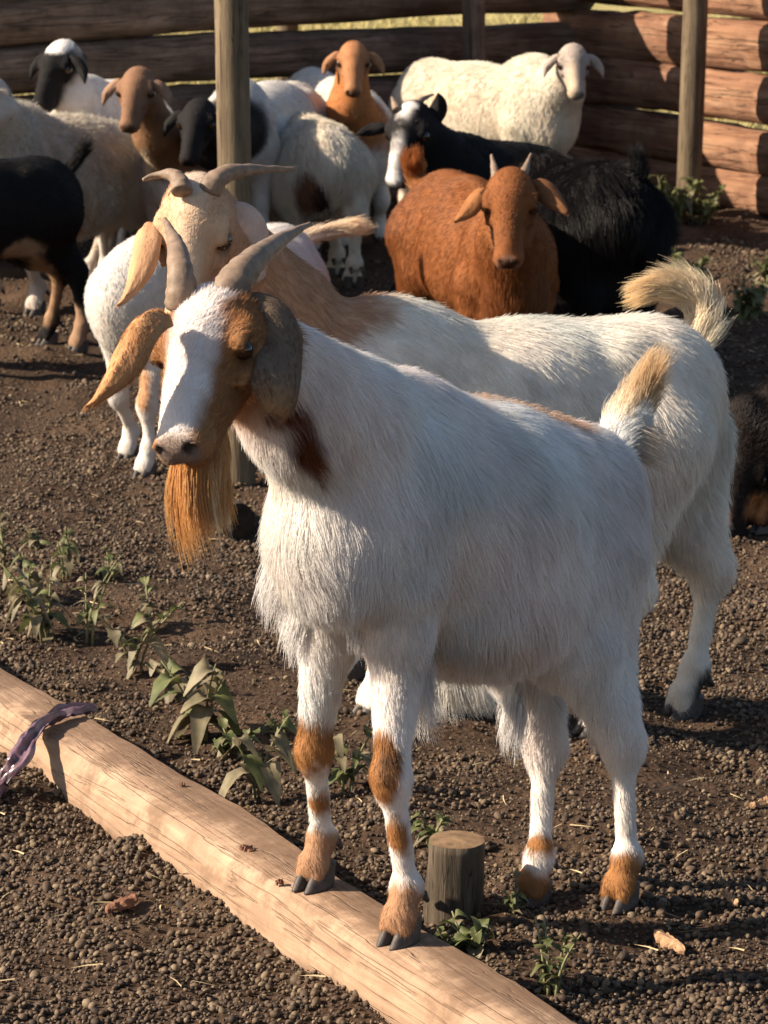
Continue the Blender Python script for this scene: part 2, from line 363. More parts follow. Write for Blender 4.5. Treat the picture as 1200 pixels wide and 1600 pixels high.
def ear_geo(path, W, nrm, cup=.35, thick=.005, prof=(.45, .85, 1, 1, .85, .5, .08), nu=16, nv=9, edge=1.):
    """a leaf shaped, cupped, hanging ear: closed two sided sheet"""
    C = bez(path, nu); V = []
    for side in (1, -1):
        for i in range(nu):
            t = unit(C[min(i + 1, nu - 1)] - C[max(i - 1, 0)]); n_ = unit(np.asarray(nrm) - t * np.dot(nrm, t)); b = np.cross(t, n_)
            w_ = W * np.interp(i / (nu - 1), np.linspace(0, 1, len(prof)), prof)
            for j in range(nv):
                v = -1 + 2 * j / (nv - 1)
                V.append(C[i] + b * v * w_ * (1 - .25 * cup * v * v) - n_ * cup * w_ * (v * v) + n_ * .05 * w_ * math.sin(v * 7.5 + 1 + i * .12) + n_ * .10 * w_ * math.sin(i * .55 + v) + n_ * side * thick * .5 * math.sqrt(max(0, 1 - v * v * .95)) + n_ * .0015 * math.sin(v * 9 + i * .8))
    V = np.array(V); Fs = []; o = nu * nv
    for i in range(nu - 1):
        for j in range(nv - 1):
            a = i * nv + j; Fs += [[a, a + 1, a + nv + 1, a + nv], [o + a, o + a + nv, o + a + nv + 1, o + a + 1]]
        for j in (0, nv - 1):
            a = i * nv + j; q = [a, a + nv, o + a + nv, o + a]; Fs.append(q if j == 0 else q[::-1])
    for j in range(nv - 1):
        for i in (0, nu - 1):
            a = i * nv + j; q = [a, o + a, o + a + 1, a + 1]; Fs.append(q if i == 0 else q[::-1])
    comb = np.array([unit(C[min(i + 1, nu - 1)] - C[max(i - 1, 0)]) for _ in (0, 1) for i in range(nu) for j in range(nv)])
    return V, np.array(Fs), comb
def horn_obj(path, r0, parent, nring=9, r1=.003, tw=0.):
    C = bez(path, 40); ts = np.linspace(0, 1, 40)
    R = (r0 * (1 - ts ** 1.05) + r1 * ts) * (1 + .10 * np.abs(np.sin(ts ** .8 * math.pi * nring)) * (1 - ts))
    V, Fs = tube(C, R, 16)
    V = V + .0012 * vnoise(V, 90, 5)
    return mesh_obj('horn', V, Fs, M_HORN, parent)
def hoof_obj(ft, fwd, s, parent, up=A(0, 0, 1)):
    """two claws and two dew claws; ft: sole centre"""
    f = unit([fwd[0], fwd[1], 0]); l = np.cross(A(0, 0, 1), f); parts = []
    for sd in (-1, 1):
        V = []; nu_, nv_ = 10, 12
        for i in range(nu_):
            z = i / (nu_ - 1)      # 0 sole, 1 coronet
            cx = .006 * s - z * .014 * s; a_ = (.031 - .010 * z) * s; b_ = (.0135 - .001 * z) * s
            for j in range(nv_):
                an = 2 * math.pi * j / nv_; c_, s_ = math.cos(an), math.sin(an)
                x = cx + a_ * (c_ if c_ < 0 else c_ * (1.12 - .12 * abs(s_))); y = b_ * s_ * (1 - .2 * max(c_, 0))
                V.append(ft + f * x + l * (y + sd * .0145 * s - sd * .004 * s * max(c_, 0)) + A(0, 0, 1) * z * .036 * s * (1 - .25 * max(c_, 0) * (1)))
        Fs = [[i * nv_ + j, i * nv_ + (j + 1) % nv_, (i + 1) * nv_ + (j + 1) % nv_, (i + 1) * nv_ + j] for i in range(nu_ - 1) for j in range(nv_)]
        Fs += [list(range(nv_))[::-1], [(nu_ - 1) * nv_ + j for j in range(nv_)]]; parts.append((V, Fs))
        d = ft - f * .035 * s + l * sd * .016 * s + A(0, 0, .062 * s)
        parts.append(tube([d, d - f * .012 * s - A(0, 0, .014 * s)], [.0065 * s, .0035 * s], 8))
    V, Fs = merge(parts); return mesh_obj('hoof', V, Fs, M_HOOF, parent)
def eye_obj(c, outv, fv, r, parent, col=None):
    o_ = unit(outv); f_ = unit(fv - o_ * np.dot(fv, o_)); b = np.cross(o_, f_); V = []; nu_, nv_ = 12, 16; idx = []
    for i in range(nu_):
        th = math.pi * .62 * i / (nu_ - 1)
        for j in range(nv_):
            an = 2 * math.pi * j / nv_; V.append(c + r * (o_ * math.cos(th) + math.sin(th) * (f_ * math.cos(an) + b * math.sin(an))))
    Fs = []
    for i in range(nu_ - 1):
        for j in range(nv_):
            Fs.append([i * nv_ + j, (i + 1) * nv_ + j, (i + 1) * nv_ + (j + 1) % nv_, i * nv_ + (j + 1) % nv_])
            an = 2 * math.pi * (j + .5) / nv_; th = math.pi * .62 * (i + .5) / (nu_ - 1)
            idx.append(1 if abs(math.sin(an) * math.sin(th)) < .28 and abs(math.cos(an) * math.sin(th)) < .6 else 0)
    return mesh_obj('eye', np.array(V), Fs, None, parent, mats=[M_EYE, M_PUP], midx=idx)

def hframe(yaw, pitch, roll=0):
    y, p, r = map(math.radians, (yaw, pitch, roll))
    f = A(math.sin(y) * math.cos(p), -math.cos(y) * math.cos(p), -math.sin(p)); u = A(math.sin(y) * math.sin(p), -math.cos(y) * math.sin(p), math.cos(p))
    l = np.cross(u, f); return f, math.cos(r) * l + math.sin(r) * u, math.cos(r) * u - math.sin(r) * l
def head(B, O, fr, s, col, nose=None, hl=.012, wd=1., mouthcol=(.07, .04, .032)):
    f, l, u = fr; q = lambda x, y, z: O + s * (f * x + l * y * wd + u * z); ax = (f, l, u); W = lambda a, b, c: A(a, b * wd, c) * s
    B.set(k=.014 * s, comb=-f + u * .05, hl=hl, lift=.2, col=np.array(col), den=1.6)
    B.ell(q(-.005, 0, -.042), ax, W(.066, .048, .056))
    B.ell(q(.018, 0, -.014), ax, W(.060, .038, .028))
    B.cone(q(.05, 0, -.036), q(.150, 0, -.040), .037 * s * wd, .0265 * s * wd)
    B.cone(q(.03, 0, -.012), q(.15, 0, -.023), .029 * s * wd, .020 * s * wd)
    B.ell(q(.172, 0, -.034), ax, W(.020, .025, .021), hl=hl * .3)
    for d in (1, -1):
        B.cone(q(-.03, d * .026, -.085), q(.125, d * .008, -.070), .030 * s, .018 * s)
        B.ell(q(.162, d * .014, -.048), ax, W(.026, .018, .015), hl=hl * .4)
        B.ell(q(.180, d * .017, -.026), ax, W(.013, .011, .011), hl=hl * .3, k=.008 * s)
        B.ell(q(.005, d * .036, -.064), ax, W(.046, .020, .038))
        B.ell(q(.024, d * .046, -.015), ax, W(.028, .013, .011), k=.014 * s)
        B.ell(q(.050, d * .043, -.050), ax, W(.030, .010, .009), k=.009 * s)
        B.ell(q(.191, d * .017, -.027), (unit(f + l * d * .8), l, u), W(.012, .0055, .007), cut=True)
        B.cone(q(.190, d * .004, -.0585), q(.128, d * .031, -.060), .0036 * s, .0028 * s, cut=True)
        B.ell(q(.034, d * .060, -.030), ax, W(.019, .013, .013), cut=True)
        B.ell(q(.034, d * .0535, -.0195), ax, W(.019, .009, .006), k=.005 * s, col=np.array(col) * .45, hl=.003)
        B.ell(q(.038, d * .052, -.043), ax, W(.016, .007, .0045), k=.005 * s, col=np.array(col) * .45, hl=.003)
        B.ell(q(.100, d * .043, -.036), ax, W(.035, .010, .012), cut=True)
        if nose is not None: B.P(q(.192, d * .017, -.026), (.0105 * s,) * 3, tuple(np.array(mouthcol) * .6), soft=.003, nz=.05)
        B.P(q(.042, d * .053, -.032), A(.026, .016, .017) * s, tuple(np.array(col) * .3), soft=.005, nz=.15, amt=.85, R=np.array(ax))
    B.ell(q(.148, 0, -.074), ax, W(.026, .019, .016), hl=hl * .6)
    if nose is not None: B.patch.insert(-4, dict(c=q(.190, 0, -.034), r=(.024 * s,) * 3, col=nose, soft=.008, nz=.25))
    for d in (1, -1): B.PC(q(.188, d * .004, -.0585), q(.128, d * .031, -.060), .0045 * s, .003 * s, mouthcol, soft=.002, nz=0)
    return q
def torso(B, S, R, s, col, fat=1., hl=.03, lift=.22, deep=1., k=.06, ch=1.):
    h = unit(S - R); u = unit(A(0, 0, 1) - h * h[2]); l = np.cross(u, h); L = np.linalg.norm(S - R); ax = (h, l, u)
    B.set(k=k * s, comb=-h * .55 - u * .8, hl=hl, lift=lift, col=np.array(col), den=1.)
    mix = lambda t: R * (1 - t) + S * t
    B.ell(R + (-.02 * h + .0 * u) * s, ax, A(.145, .112, .135) * s)
    B.ell(mix(.3) + .005 * u * s, ax, (L * .32 + .06 * s, .104 * s * fat, .125 * s * deep))
    B.ell(mix(.5) - .025 * u * s, ax, (L * .42 + .08 * s, .15 * s * fat, .165 * s * deep))
    B.ell(mix(.42) - .085 * u * s, ax, (L * .34 + .05 * s, .125 * s * fat, .105 * s * deep))
    B.ell(S + .01 * h * s, ax, A(.14, .108 * min(1, fat + .05), .155) * s * ch)
    B.ell(S + (-.03 * h + .075 * u) * s, ax, A(.13, .06, .085) * s)
    B.ell(S + (.085 * h - .055 * u) * s * ch, ax, A(.075, .075, .095) * s * ch)
    for d in (1, -1): B.ell(R + (.06 * h + d * .075 * l + .075 * u) * s, ax, A(.04, .025, .028) * s, k=.035 * s)
    for d in (1, -1):
        B.ell(S + (.01 * h + d * .075 * l - .01 * u) * s, ax, A(.08, .040, .12) * s * ch, k=.025 * s)
        B.ell(R + (d * .072 * l - .045 * u + .01 * h) * s, ax, A(.105, .05, .125) * s, k=.03 * s)
    return h, l, u
def neck(B, S, h, u, O, fr, s, hs, col, hl=.03, thick=1., mid=None, k=.04):
    f, l_, u_ = fr; a = S + (.06 * h + .045 * u) * s; b = O + hs * (-f * .02 - u_ * .055)
    m = (a + b) / 2 - A(0, 0, .012 * s) if mid is None else mid
    B.set(k=k * s, comb=unit(a - b) - u * .3, hl=hl, col=np.array(col), lift=.2, den=1.)
    B.cone(a - .03 * u * s, m - A(0, 0, .015 * s), .098 * s * thick, .074 * s * thick); B.cone(m, b, .070 * s * thick, .052 * hs)
def fleg(B, T, Ft, fwd, s, col, hl=.015, feather=0.):
    f = unit([fwd[0], fwd[1], 0]); z = A(0, 0, 1.)
    Ht = T[2] - Ft[2]; K = Ft + (T - Ft) * .50 + f * .018 * s; K[2] = Ft[2] + Ht * .47
    Fk = Ft - f * .022 * s + z * .078 * s + (K - Ft) * A(.08, .08, 0); E = T * .75 + K * .25 - f * .01 * s
    B.set(k=.026 * s, comb=A(0, 0, -1) - f * .15, hl=hl, lift=.15, col=np.array(col), den=1.2)
    B.cone(T, E, .060 * s, .044 * s, k=.04 * s, hl=max(hl, hl + feather * .4), lift=.2); B.cone(E, K + z * .02 * s, .043 * s, .0235 * s, k=.03 * s, hl=hl + feather * .35)
    B.ell(K + f * .003 * s, np.eye(3), A(.0255, .0255, .034) * s); B.cone(K, Fk, .019 * s, .0165 * s)
    B.ell(Fk, np.eye(3), A(.022, .022, .022) * s, k=.015 * s); B.cone(Fk, Ft + f * .002 * s + z * .034 * s, .020 * s, .0235 * s, k=.015 * s)
    lt = np.cross(z, f)
    for d in (1, -1): B.cone(Ft + z * .04 * s + lt * d * .012 * s, Ft + f * .012 * s + z * .022 * s + lt * d * .0145 * s, .017 * s, .012 * s, k=.006 * s)
    return K, Fk
def rleg(B, T, Ft, fwd, s, col, hl=.015, feather=0., back=1.):
    f = unit([fwd[0], fwd[1], 0]); z = A(0, 0, 1.); Ht = T[2] - Ft[2]
    Hk = Ft + A(*(((T - Ft) * .25)[:2]), 0) - f * .055 * s * back; Hk[2] = Ft[2] + max(.225 * s, Ht * .47)
    St = T * .5 + Hk * .5 + f * .075 * s; St[2] = Ft[2] + Ht * .80
    Fk = Ft - f * .020 * s + z * .078 * s
    B.set(k=.03 * s, comb=A(0, 0, -1) - f * .25, hl=hl, lift=.15, col=np.array(col), den=1.2)
    B.cone(T, St, .095 * s, .062 * s, k=.05 * s, hl=hl + feather * .5, lift=.22); B.cone(St, Hk, .056 * s, .025 * s, k=.04 * s, hl=hl + feather * .6, lift=.25)
    B.cone(T - f * .04 * s, Hk + z * .03 * s, .060 * s, .020 * s, k=.04 * s, hl=hl + feather * .8, lift=.3)
    B.ell(Hk - f * .006 * s, np.eye(3), A(.024, .024, .032) * s); B.cone(Hk, Fk, .0185 * s, .0165 * s)
    B.ell(Fk, np.eye(3), A(.022, .022, .022) * s, k=.015 * s); B.cone(Fk, Ft + z * .034 * s, .020 * s, .0235 * s, k=.015 * s)
    lt = np.cross(z, f)
    for d in (1, -1): B.cone(Ft + z * .04 * s + lt * d * .012 * s, Ft + f * .012 * s + z * .022 * s + lt * d * .0145 * s, .017 * s, .012 * s, k=.006 * s)
    return Hk, Fk

FURSCALE = 1.0
def finish(B, root, ears, nhair, rad, seed, clump=.35, curl=0., grav=.25, woolly=0., extra=(), k=5, fur_name='fur'):
    """mesh the body (one continuous surface, ears joined), grow its fur"""
    rng = np.random.default_rng(seed); V, Q = B.mesh(); col, comb, hl, lift, den = B.attrs(V)
    if woolly:
        C_ = V.mean(0); V = V + (V - C_) / np.linalg.norm(V - C_, axis=1)[:, None] * (woolly * (hl / hl.max()) * fbm(V * 45, 3))[:, None]
    for e in ears:
        ev, ef, ec = e['g']; n = len(V); V = np.concatenate([V, ev]); Q = np.concatenate([Q, ef + n]); m = len(ev)
        cc = np.tile(np.array(e['col'], float), (m, 1)); h = m // 2
        cc[h:] = e.get('inner', e['col'])
        if 'tip' in e:
            tt = np.tile(np.repeat(np.linspace(0, 1, 16), 9), 2)[:, None]; cc = cc * (1 - sstep(.75, 1, tt)) + np.array(e['tip']) * sstep(.75, 1, tt)
        cc = cc * (1 + .18 * fbm(ev * 60, 4))[:, None]
        col = np.concatenate([col, cc]); comb = np.concatenate([comb, ec]); hl = np.concatenate([hl, np.full(m, e.get('hl', .006))])
        lift = np.concatenate([lift, np.full(m, .08)]); den = np.concatenate([den, np.full(m, e.get('den', 1.))])
    body = mesh_obj('body', V, Q, M_COAT, root, col=col * A(.84, .80, .77))
    pts, r, c = grow(V, Q, col, comb, hl, lift, den, int(nhair * FURSCALE), rad, rng, k, clump, curl, grav)
    add_curves(fur_name, pts, r, c, root)
    return body
def put_hooves(root, feet, h, s):
    for ft in feet: hoof_obj(A(*ft), h, s, root)

WHITE = A(.84, .80, .77); TAN = A(.38, .19, .08); CREAM = A(.62, .42, .27); BLACK = A(.012, .011, .012); BROWN = A(.24, .088, .030)

# ================================================================= THE SETTING
GX = np.concatenate([[-300, -120, -60, -30, -16, -9, -6, -4.5, -3.5, -2.8, -2.3], np.arange(-2., -1.1, .04), np.arange(-1.1, 1.1, .011), np.arange(1.1, 2., .04), [2.1, 2.5, 3, 3.6, 4.5, 6, 9, 16, 30, 60, 120, 300]])
GY = np.concatenate([[-30, -12, -5, -1, 1, 2, 2.7], np.arange(3.1, 6.6, .011), np.arange(6.6, 13.2, .025), [13.4, 14, 15, 17, 20, 25, 32, 45, 70, 120, 250, 600]])
XX, YY = np.meshgrid(GX, GY, indexing='ij'); ZZ = hgt(XX, YY)
nx, ny = XX.shape; I = np.arange(nx * ny).reshape(nx, ny)
GQ = np.stack([I[:-1, :-1], I[1:, :-1], I[1:, 1:], I[:-1, 1:]], -1).reshape(-1, 4)
def ground_mat():
    m, nt, b = newmat('dung_soil'); L = nt.links.new; tc = nd(nt, 'ShaderNodeTexCoord')
    geo = nd(nt, 'ShaderNodeNewGeometry')
    n1 = nd(nt, 'ShaderNodeTexNoise', i_Scale=3.2, i_Detail=8., i_Roughness=.65); L(geo.outputs['Position'], n1.inputs['Vector'])
    n2 = nd(nt, 'ShaderNodeTexNoise', i_Scale=70., i_Detail=6., i_Roughness=.7); L(geo.outputs['Position'], n2.inputs['Vector'])
    vo = nd(nt, 'ShaderNodeTexVoronoi', i_Scale=85.); L(geo.outputs['Position'], vo.inputs['Vector'])
    r = ramp(nt, [(.3, (.036, .022, .014)), (.55, (.078, .047, .029)), (.75, (.135, .087, .053))], n1.outputs[0])
    r2 = ramp(nt, [(.3, (.5, .5, .5)), (.7, (1.15, 1.15, 1.15))], n2.outputs[0])
    mx = nd(nt, 'ShaderNodeMixRGB', blend_type='MULTIPLY'); mx.inputs[0].default_value = 1; L(r.outputs[0], mx.inputs[1]); L(r2.outputs[0], mx.inputs[2])
    # dry grass beyond the fence
    sp = nd(nt, 'ShaderNodeSeparateXYZ'); L(geo.outputs['Position'], sp.inputs[0])
    ng = nd(nt, 'ShaderNodeTexNoise', i_Scale=1.5, i_Detail=8.); L(geo.outputs['Position'], ng.inputs['Vector'])
    rg = ramp(nt, [(.3, (.20, .17, .06)), (.7, (.42, .34, .15))], ng.outputs[0])
    ms = nd(nt, 'ShaderNodeMath', operation='GREATER_THAN'); L(sp.outputs[1], ms.inputs[0]); ms.inputs[1].default_value = 13.6
    mg = nd(nt, 'ShaderNodeMixRGB'); L(ms.outputs[0], mg.inputs[0]); L(mx.outputs[0], mg.inputs[1]); L(rg.outputs[0], mg.inputs[2])
    L(mg.outputs[0], b.inputs['Base Color']); b.inputs['Roughness'].default_value = .95; b.inputs['Specular IOR Level'].default_value = .12
    ad = nd(nt, 'ShaderNodeMath', operation='MULTIPLY_ADD'); L(vo.outputs['Distance'], ad.inputs[0]); ad.inputs[1].default_value = -.7; L(n2.outputs[0], ad.inputs[2])
    bp = nd(nt, 'ShaderNodeBump', i_Strength=1., i_Distance=.007); L(ad.outputs[0], bp.inputs['Height']); L(bp.outputs[0], b.inputs['Normal'])
    return m
V = np.stack([XX, YY, ZZ], -1).reshape(-1, 3)
g_ = mesh_obj('ground', V, GQ, ground_mat(), smooth=True); tag(g_, 'dark brown dung covered soil floor of the kraal', 'ground', kind='structure')

# dung pellets: uncountable, one object with geometry nodes
def pellet_cloud():
    def scat(n, y0, y1, wf):
        y = RNG.uniform(y0, y1, n); x = RNG.uniform(-1, 1, n) * (y * wf + .25); return x, y
    x1, y1 = scat(80000, 3.3, 6.2, .15); x2, y2 = scat(70000, 6.2, 12.6, .15)
    x = np.concatenate([x1, x2]); y = np.concatenate([y1, y2])
    nb = len(x); x3, y3 = scat(110000, 3.3, 8.0, .15); x = np.concatenate([x, x3]); y = np.concatenate([y, y3]); crumb = np.arange(len(x)) >= nb
    dn = fbm(np.stack([x * 2.2, y * 2.2, x * 0], -1), 21); dn2 = fbm(np.stack([x * 9, y * 9, x * 0], -1), 22)
    keep = (dn * .8 + dn2 * .6 + RNG.normal(0, .22, len(x))) > np.where(crumb, -.6, -.06 + .22 * sstep(6.5, 8.5, y)); x, y, crumb = x[keep], y[keep], crumb[keep]
    z = hgt(x, y) + RNG.uniform(-.003, .005, len(x)); V = np.stack([x, y, z], -1)
    me = bpy.data.meshes.new('dung_pellets'); me.vertices.add(len(V)); me.vertices.foreach_set('co', V.ravel())
    sz = me.attributes.new('psize', 'FLOAT_VECTOR', 'POINT')
    s0 = RNG.lognormal(0, .22, len(x)) * .0038 * (1 + .25 * sstep(6, 9, y)); big = RNG.random(len(x)) < .006; s0 = np.where(big, s0 * 1.7, s0); s0 = np.where(crumb, .0019 * RNG.lognormal(0, .35, len(x)), s0); x = x + 0
    S3 = np.stack([s0, s0 * RNG.uniform(.8, 1.5, len(x)), s0 * RNG.uniform(.7, 1, len(x))], -1); sz.data.foreach_set('vector', S3.ravel())
    ro = me.attributes.new('prot', 'FLOAT_VECTOR', 'POINT'); ro.data.foreach_set('vector', (RNG.normal(0, 1, (len(x), 3)) * A(.5, .5, 3)).ravel())
    m, nt, b = newmat('dung_pellet'); oi = nd(nt, 'ShaderNodeObjectInfo'); r = ramp(nt, [(0, (.028, .017, .011)), (.55, (.072, .045, .026)), (.88, (.12, .08, .047)), (1, (.18, .13, .08))], oi.outputs['Random'])
    nt.links.new(r.outputs[0], b.inputs['Base Color']); b.inputs['Roughness'].default_value = .72; b.inputs['Specular IOR Level'].default_value = .3
    ng = bpy.data.node_groups.new('scatter', 'GeometryNodeTree'); ng.interface.new_socket('Geometry', in_out='INPUT', socket_type='NodeSocketGeometry'); ng.interface.new_socket('Geometry', in_out='OUTPUT', socket_type='NodeSocketGeometry')
    N = ng.nodes.new; L = ng.links.new; gi = N('NodeGroupInput'); go = N('NodeGroupOutput'); ico = N('GeometryNodeMeshIcoSphere'); ico.inputs['Radius'].default_value = 1; ico.inputs['Subdivisions'].default_value = 2
    sm = N('GeometryNodeSetShadeSmooth'); L(ico.outputs[0], sm.inputs[0]); mt = N('GeometryNodeSetMaterial'); mt.inputs['Material'].default_value = m; L(sm.outputs[0], mt.inputs[0])
    iop = N('GeometryNodeInstanceOnPoints'); L(gi.outputs[0], iop.inputs['Points']); L(mt.outputs[0], iop.inputs['Instance'])
    a1 = N('GeometryNodeInputNamedAttribute'); a1.data_type = 'FLOAT_VECTOR'; a1.inputs[0].default_value = 'psize'; L(a1.outputs[0], iop.inputs['Scale'])
    a2 = N('GeometryNodeInputNamedAttribute'); a2.data_type = 'FLOAT_VECTOR'; a2.inputs[0].default_value = 'prot'; L(a2.outputs[0], iop.inputs['Rotation'])
    L(iop.outputs[0], go.inputs[0])
    o = bpy.data.objects.new('dung_pellets', me); COL.objects.link(o); me.materials.append(m); md = o.modifiers.new('scatter', 'NODES'); md.node_group = ng
    tag(o, 'small round brown dung pellets strewn over the soil', 'dung', kind='stuff')
pellet_cloud()

# logs and posts: built along local X so that the grain follows the log
def log_obj(name, p0, p1, r0, r1, mat, label, cat, group=None, seed=0, bend=.0, n=28, m=46, flat=1., capmat=None, wob=.10, parent=None, knots=3, sq=1., dep=1.):
    p0, p1 = A(*p0), A(*p1); L = np.linalg.norm(p1 - p0); x = unit(p1 - p0); rg = np.random.default_rng(seed)
    up = A(0, 0, 1) if abs(x[2]) < .8 else A(0, 1, 0); y = unit(np.cross(up, x)); z = np.cross(x, y)
    ts = np.linspace(0, 1, m); an = np.arange(n) / n * 2 * math.pi; T_, Aa = np.meshgrid(ts, an, indexing='ij')
    CA = np.sign(np.cos(Aa)) * np.abs(np.cos(Aa)) ** sq * dep; SA = np.sign(np.sin(Aa)) * np.abs(np.sin(Aa)) ** sq
    R = (r0 * (1 - T_) + r1 * T_); q = np.stack([T_ * L * 2.2, np.cos(Aa) * 1.1, np.sin(Aa) * 1.1], -1)
    R = R * (1 + wob * fbm(q + seed * 3.1, seed, 3) + wob * .25 * noise3(q * A(1.5, 6, 6), seed + 5))
    for _ in range(knots):
        t0, a0 = rg.random(), rg.random() * 6.28; da = np.angle(np.exp(1j * (Aa - a0))); R = R * (1 + .12 * np.exp(-((T_ - t0) * L / .05) ** 2 - (da / .45) ** 2))
    bx = bend * np.sin(ts * math.pi + rg.random()) * L; bz = bend * .6 * np.sin(ts * 2 * math.pi + rg.random() * 6) * L
    V = np.stack([T_ * L, CA * R + bx[:, None], SA * R * flat + bz[:, None]], -1).reshape(-1, 3)
    Fs = [[i * n + j, (i + 1) * n + j, (i + 1) * n + (j + 1) % n, i * n + (j + 1) % n] for i in range(m - 1) for j in range(n)]; nm = len(Fs)
    c0, c1 = len(V), len(V) + 1; V = np.concatenate([V, [[-.004, bx[0], bz[0]], [L + .004, bx[-1], bz[-1]]]])
    for j in range(n): Fs += [[c0, j, (j + 1) % n], [c1, (m - 1) * n + (j + 1) % n, (m - 1) * n + j]]
    me = bpy.data.meshes.new(name); me.from_pydata(V.tolist(), [], Fs); me.materials.append(mat); me.materials.append(capmat or M_CUT)
    me.polygons.foreach_set('material_index', [0] * nm + [1] * (len(Fs) - nm)); me.polygons.foreach_set('use_smooth', [True] * nm + [False] * (len(Fs) - nm)); me.update()
    o = bpy.data.objects.new(name, me); COL.objects.link(o)
    from mathutils import Matrix
    o.matrix_world = Matrix(((x[0], y[0], z[0], p0[0]), (x[1], y[1], z[1], p0[1]), (x[2], y[2], z[2], p0[2]), (0, 0, 0, 1)))
    if parent is not None: o.parent = parent; o.location = (A(*p0) - np.array(parent.location)).tolist()
    else: tag(o, label, cat, group)
    return o
CORNER = A(P(885, 290, 12.4)[0], 12.4, 0)
bdir = unit(CORNER - A(P(10, 400, 10.7)[0], 10.7, 0)); BSTART = CORNER - bdir * 3.9
fence_b = empty('log_fence', tuple(BSTART), 'dark shaded log fence behind the sheep, slits of light between its logs', 'fence')
zs = [.085, .25, .41, .575, .745, .915, 1.04]; rs = [.088, .084, .076, .088, .080, .094, .07]
for i, (z, r) in enumerate(zip(zs, rs)):
    rg = random.Random(i + 40)
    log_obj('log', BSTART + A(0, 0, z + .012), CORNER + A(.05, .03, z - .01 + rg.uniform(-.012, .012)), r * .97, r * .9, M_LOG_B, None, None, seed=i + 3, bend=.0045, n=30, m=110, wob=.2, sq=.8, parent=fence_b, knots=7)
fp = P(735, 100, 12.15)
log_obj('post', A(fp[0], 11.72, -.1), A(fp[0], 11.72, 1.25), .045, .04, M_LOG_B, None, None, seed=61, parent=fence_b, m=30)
fp = P(447, 0, 11.75); log_obj('post', A(fp[0], 11.9, -.1), A(fp[0], 11.9, 1.3), .04, .04, M_POST, None, None, seed=62, parent=fence_b, m=30)
REND = P(1093, 320, 11.76); rdir = unit(A(REND[0] - CORNER[0], 11.76 - 12.4, 0)); rnorm = A(rdir[1], -rdir[0], 0)
fence_r = empty('log_fence', tuple(CORNER + A(.03, -.02, 0)), 'sunlit orange brown log fence at the right behind the post', 'fence')
zr = [.075, .235, .41, .60, .785, .965]; rr_ = [.078, .083, .091, .089, .089, .088]
for i, (z, r) in enumerate(zip(zr, rr_)):
    s0 = CORNER - rdir * (.04 + .05 * (i % 2)) + A(0, 0, z) ; e0 = CORNER + rdir * 2.3 + A(0, 0, z + [.0, -.01, .012, -.008, .01, 0][i])
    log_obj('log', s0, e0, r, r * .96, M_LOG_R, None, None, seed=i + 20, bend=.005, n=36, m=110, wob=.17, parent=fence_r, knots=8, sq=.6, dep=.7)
def post(px, py, rad, topz, label, seed, lean=(0, 0)):
    b = G(px, py, 0); return log_obj('wooden_post', b - A(0, 0, .12), A(b[0] + lean[0], b[1] + lean[1], topz), rad, rad * .97, M_POST, label, 'post', 'round wooden posts standing in the kraal', seed=seed, m=60, n=26, wob=.05, bend=.002)
post(372, 758, .0375, 1.55, 'weathered round pole standing behind the two horned white goats, left of centre', 71, (-.008, 0))
post(1072, 342, .044, 1.7, 'round wooden pole standing in front of the sunlit log fence', 72, (.03, 0))
# flat slab at the foot of the right fence
sl0 = CORNER + rdir * .95 - rnorm * -.0; log_obj('wood_slab', A(*(CORNER + rdir * .55 + rnorm * -.17)[:2], .012), A(*(CORNER + rdir * 2.0 + rnorm * -.2)[:2], .016), .05, .06, M_LOG_R, 'flat broken slab of wood lying at the foot of the sunlit fence', 'wood slab', seed=33, flat=.35)
if rnorm[1] > 0: pass

# stump and short log
b_ = G(709, 1418, 0); log_obj('tree_stump', b_ - A(0, 0, .08), b_ + A(.004, 0, .098), .040, .0385, M_STUMP, 'short weathered post stump behind the front hoof of the nearest goat', 'stump', seed=81, m=16, n=30, wob=.05, capmat=M_CUT)
b_ = G(372, 815, .035); log_obj('short_log', b_ + A(-.10, .22, .0), b_ + A(-.0, .0, .0), .036, .038, M_STUMP, 'short round log lying with its dark sawn end towards us under the goat\'s chin', 'log', seed=82, m=16, n=24, wob=.06, capmat=simple('dark_end', (.03, .022, .016), .9, .1, 50, .4))

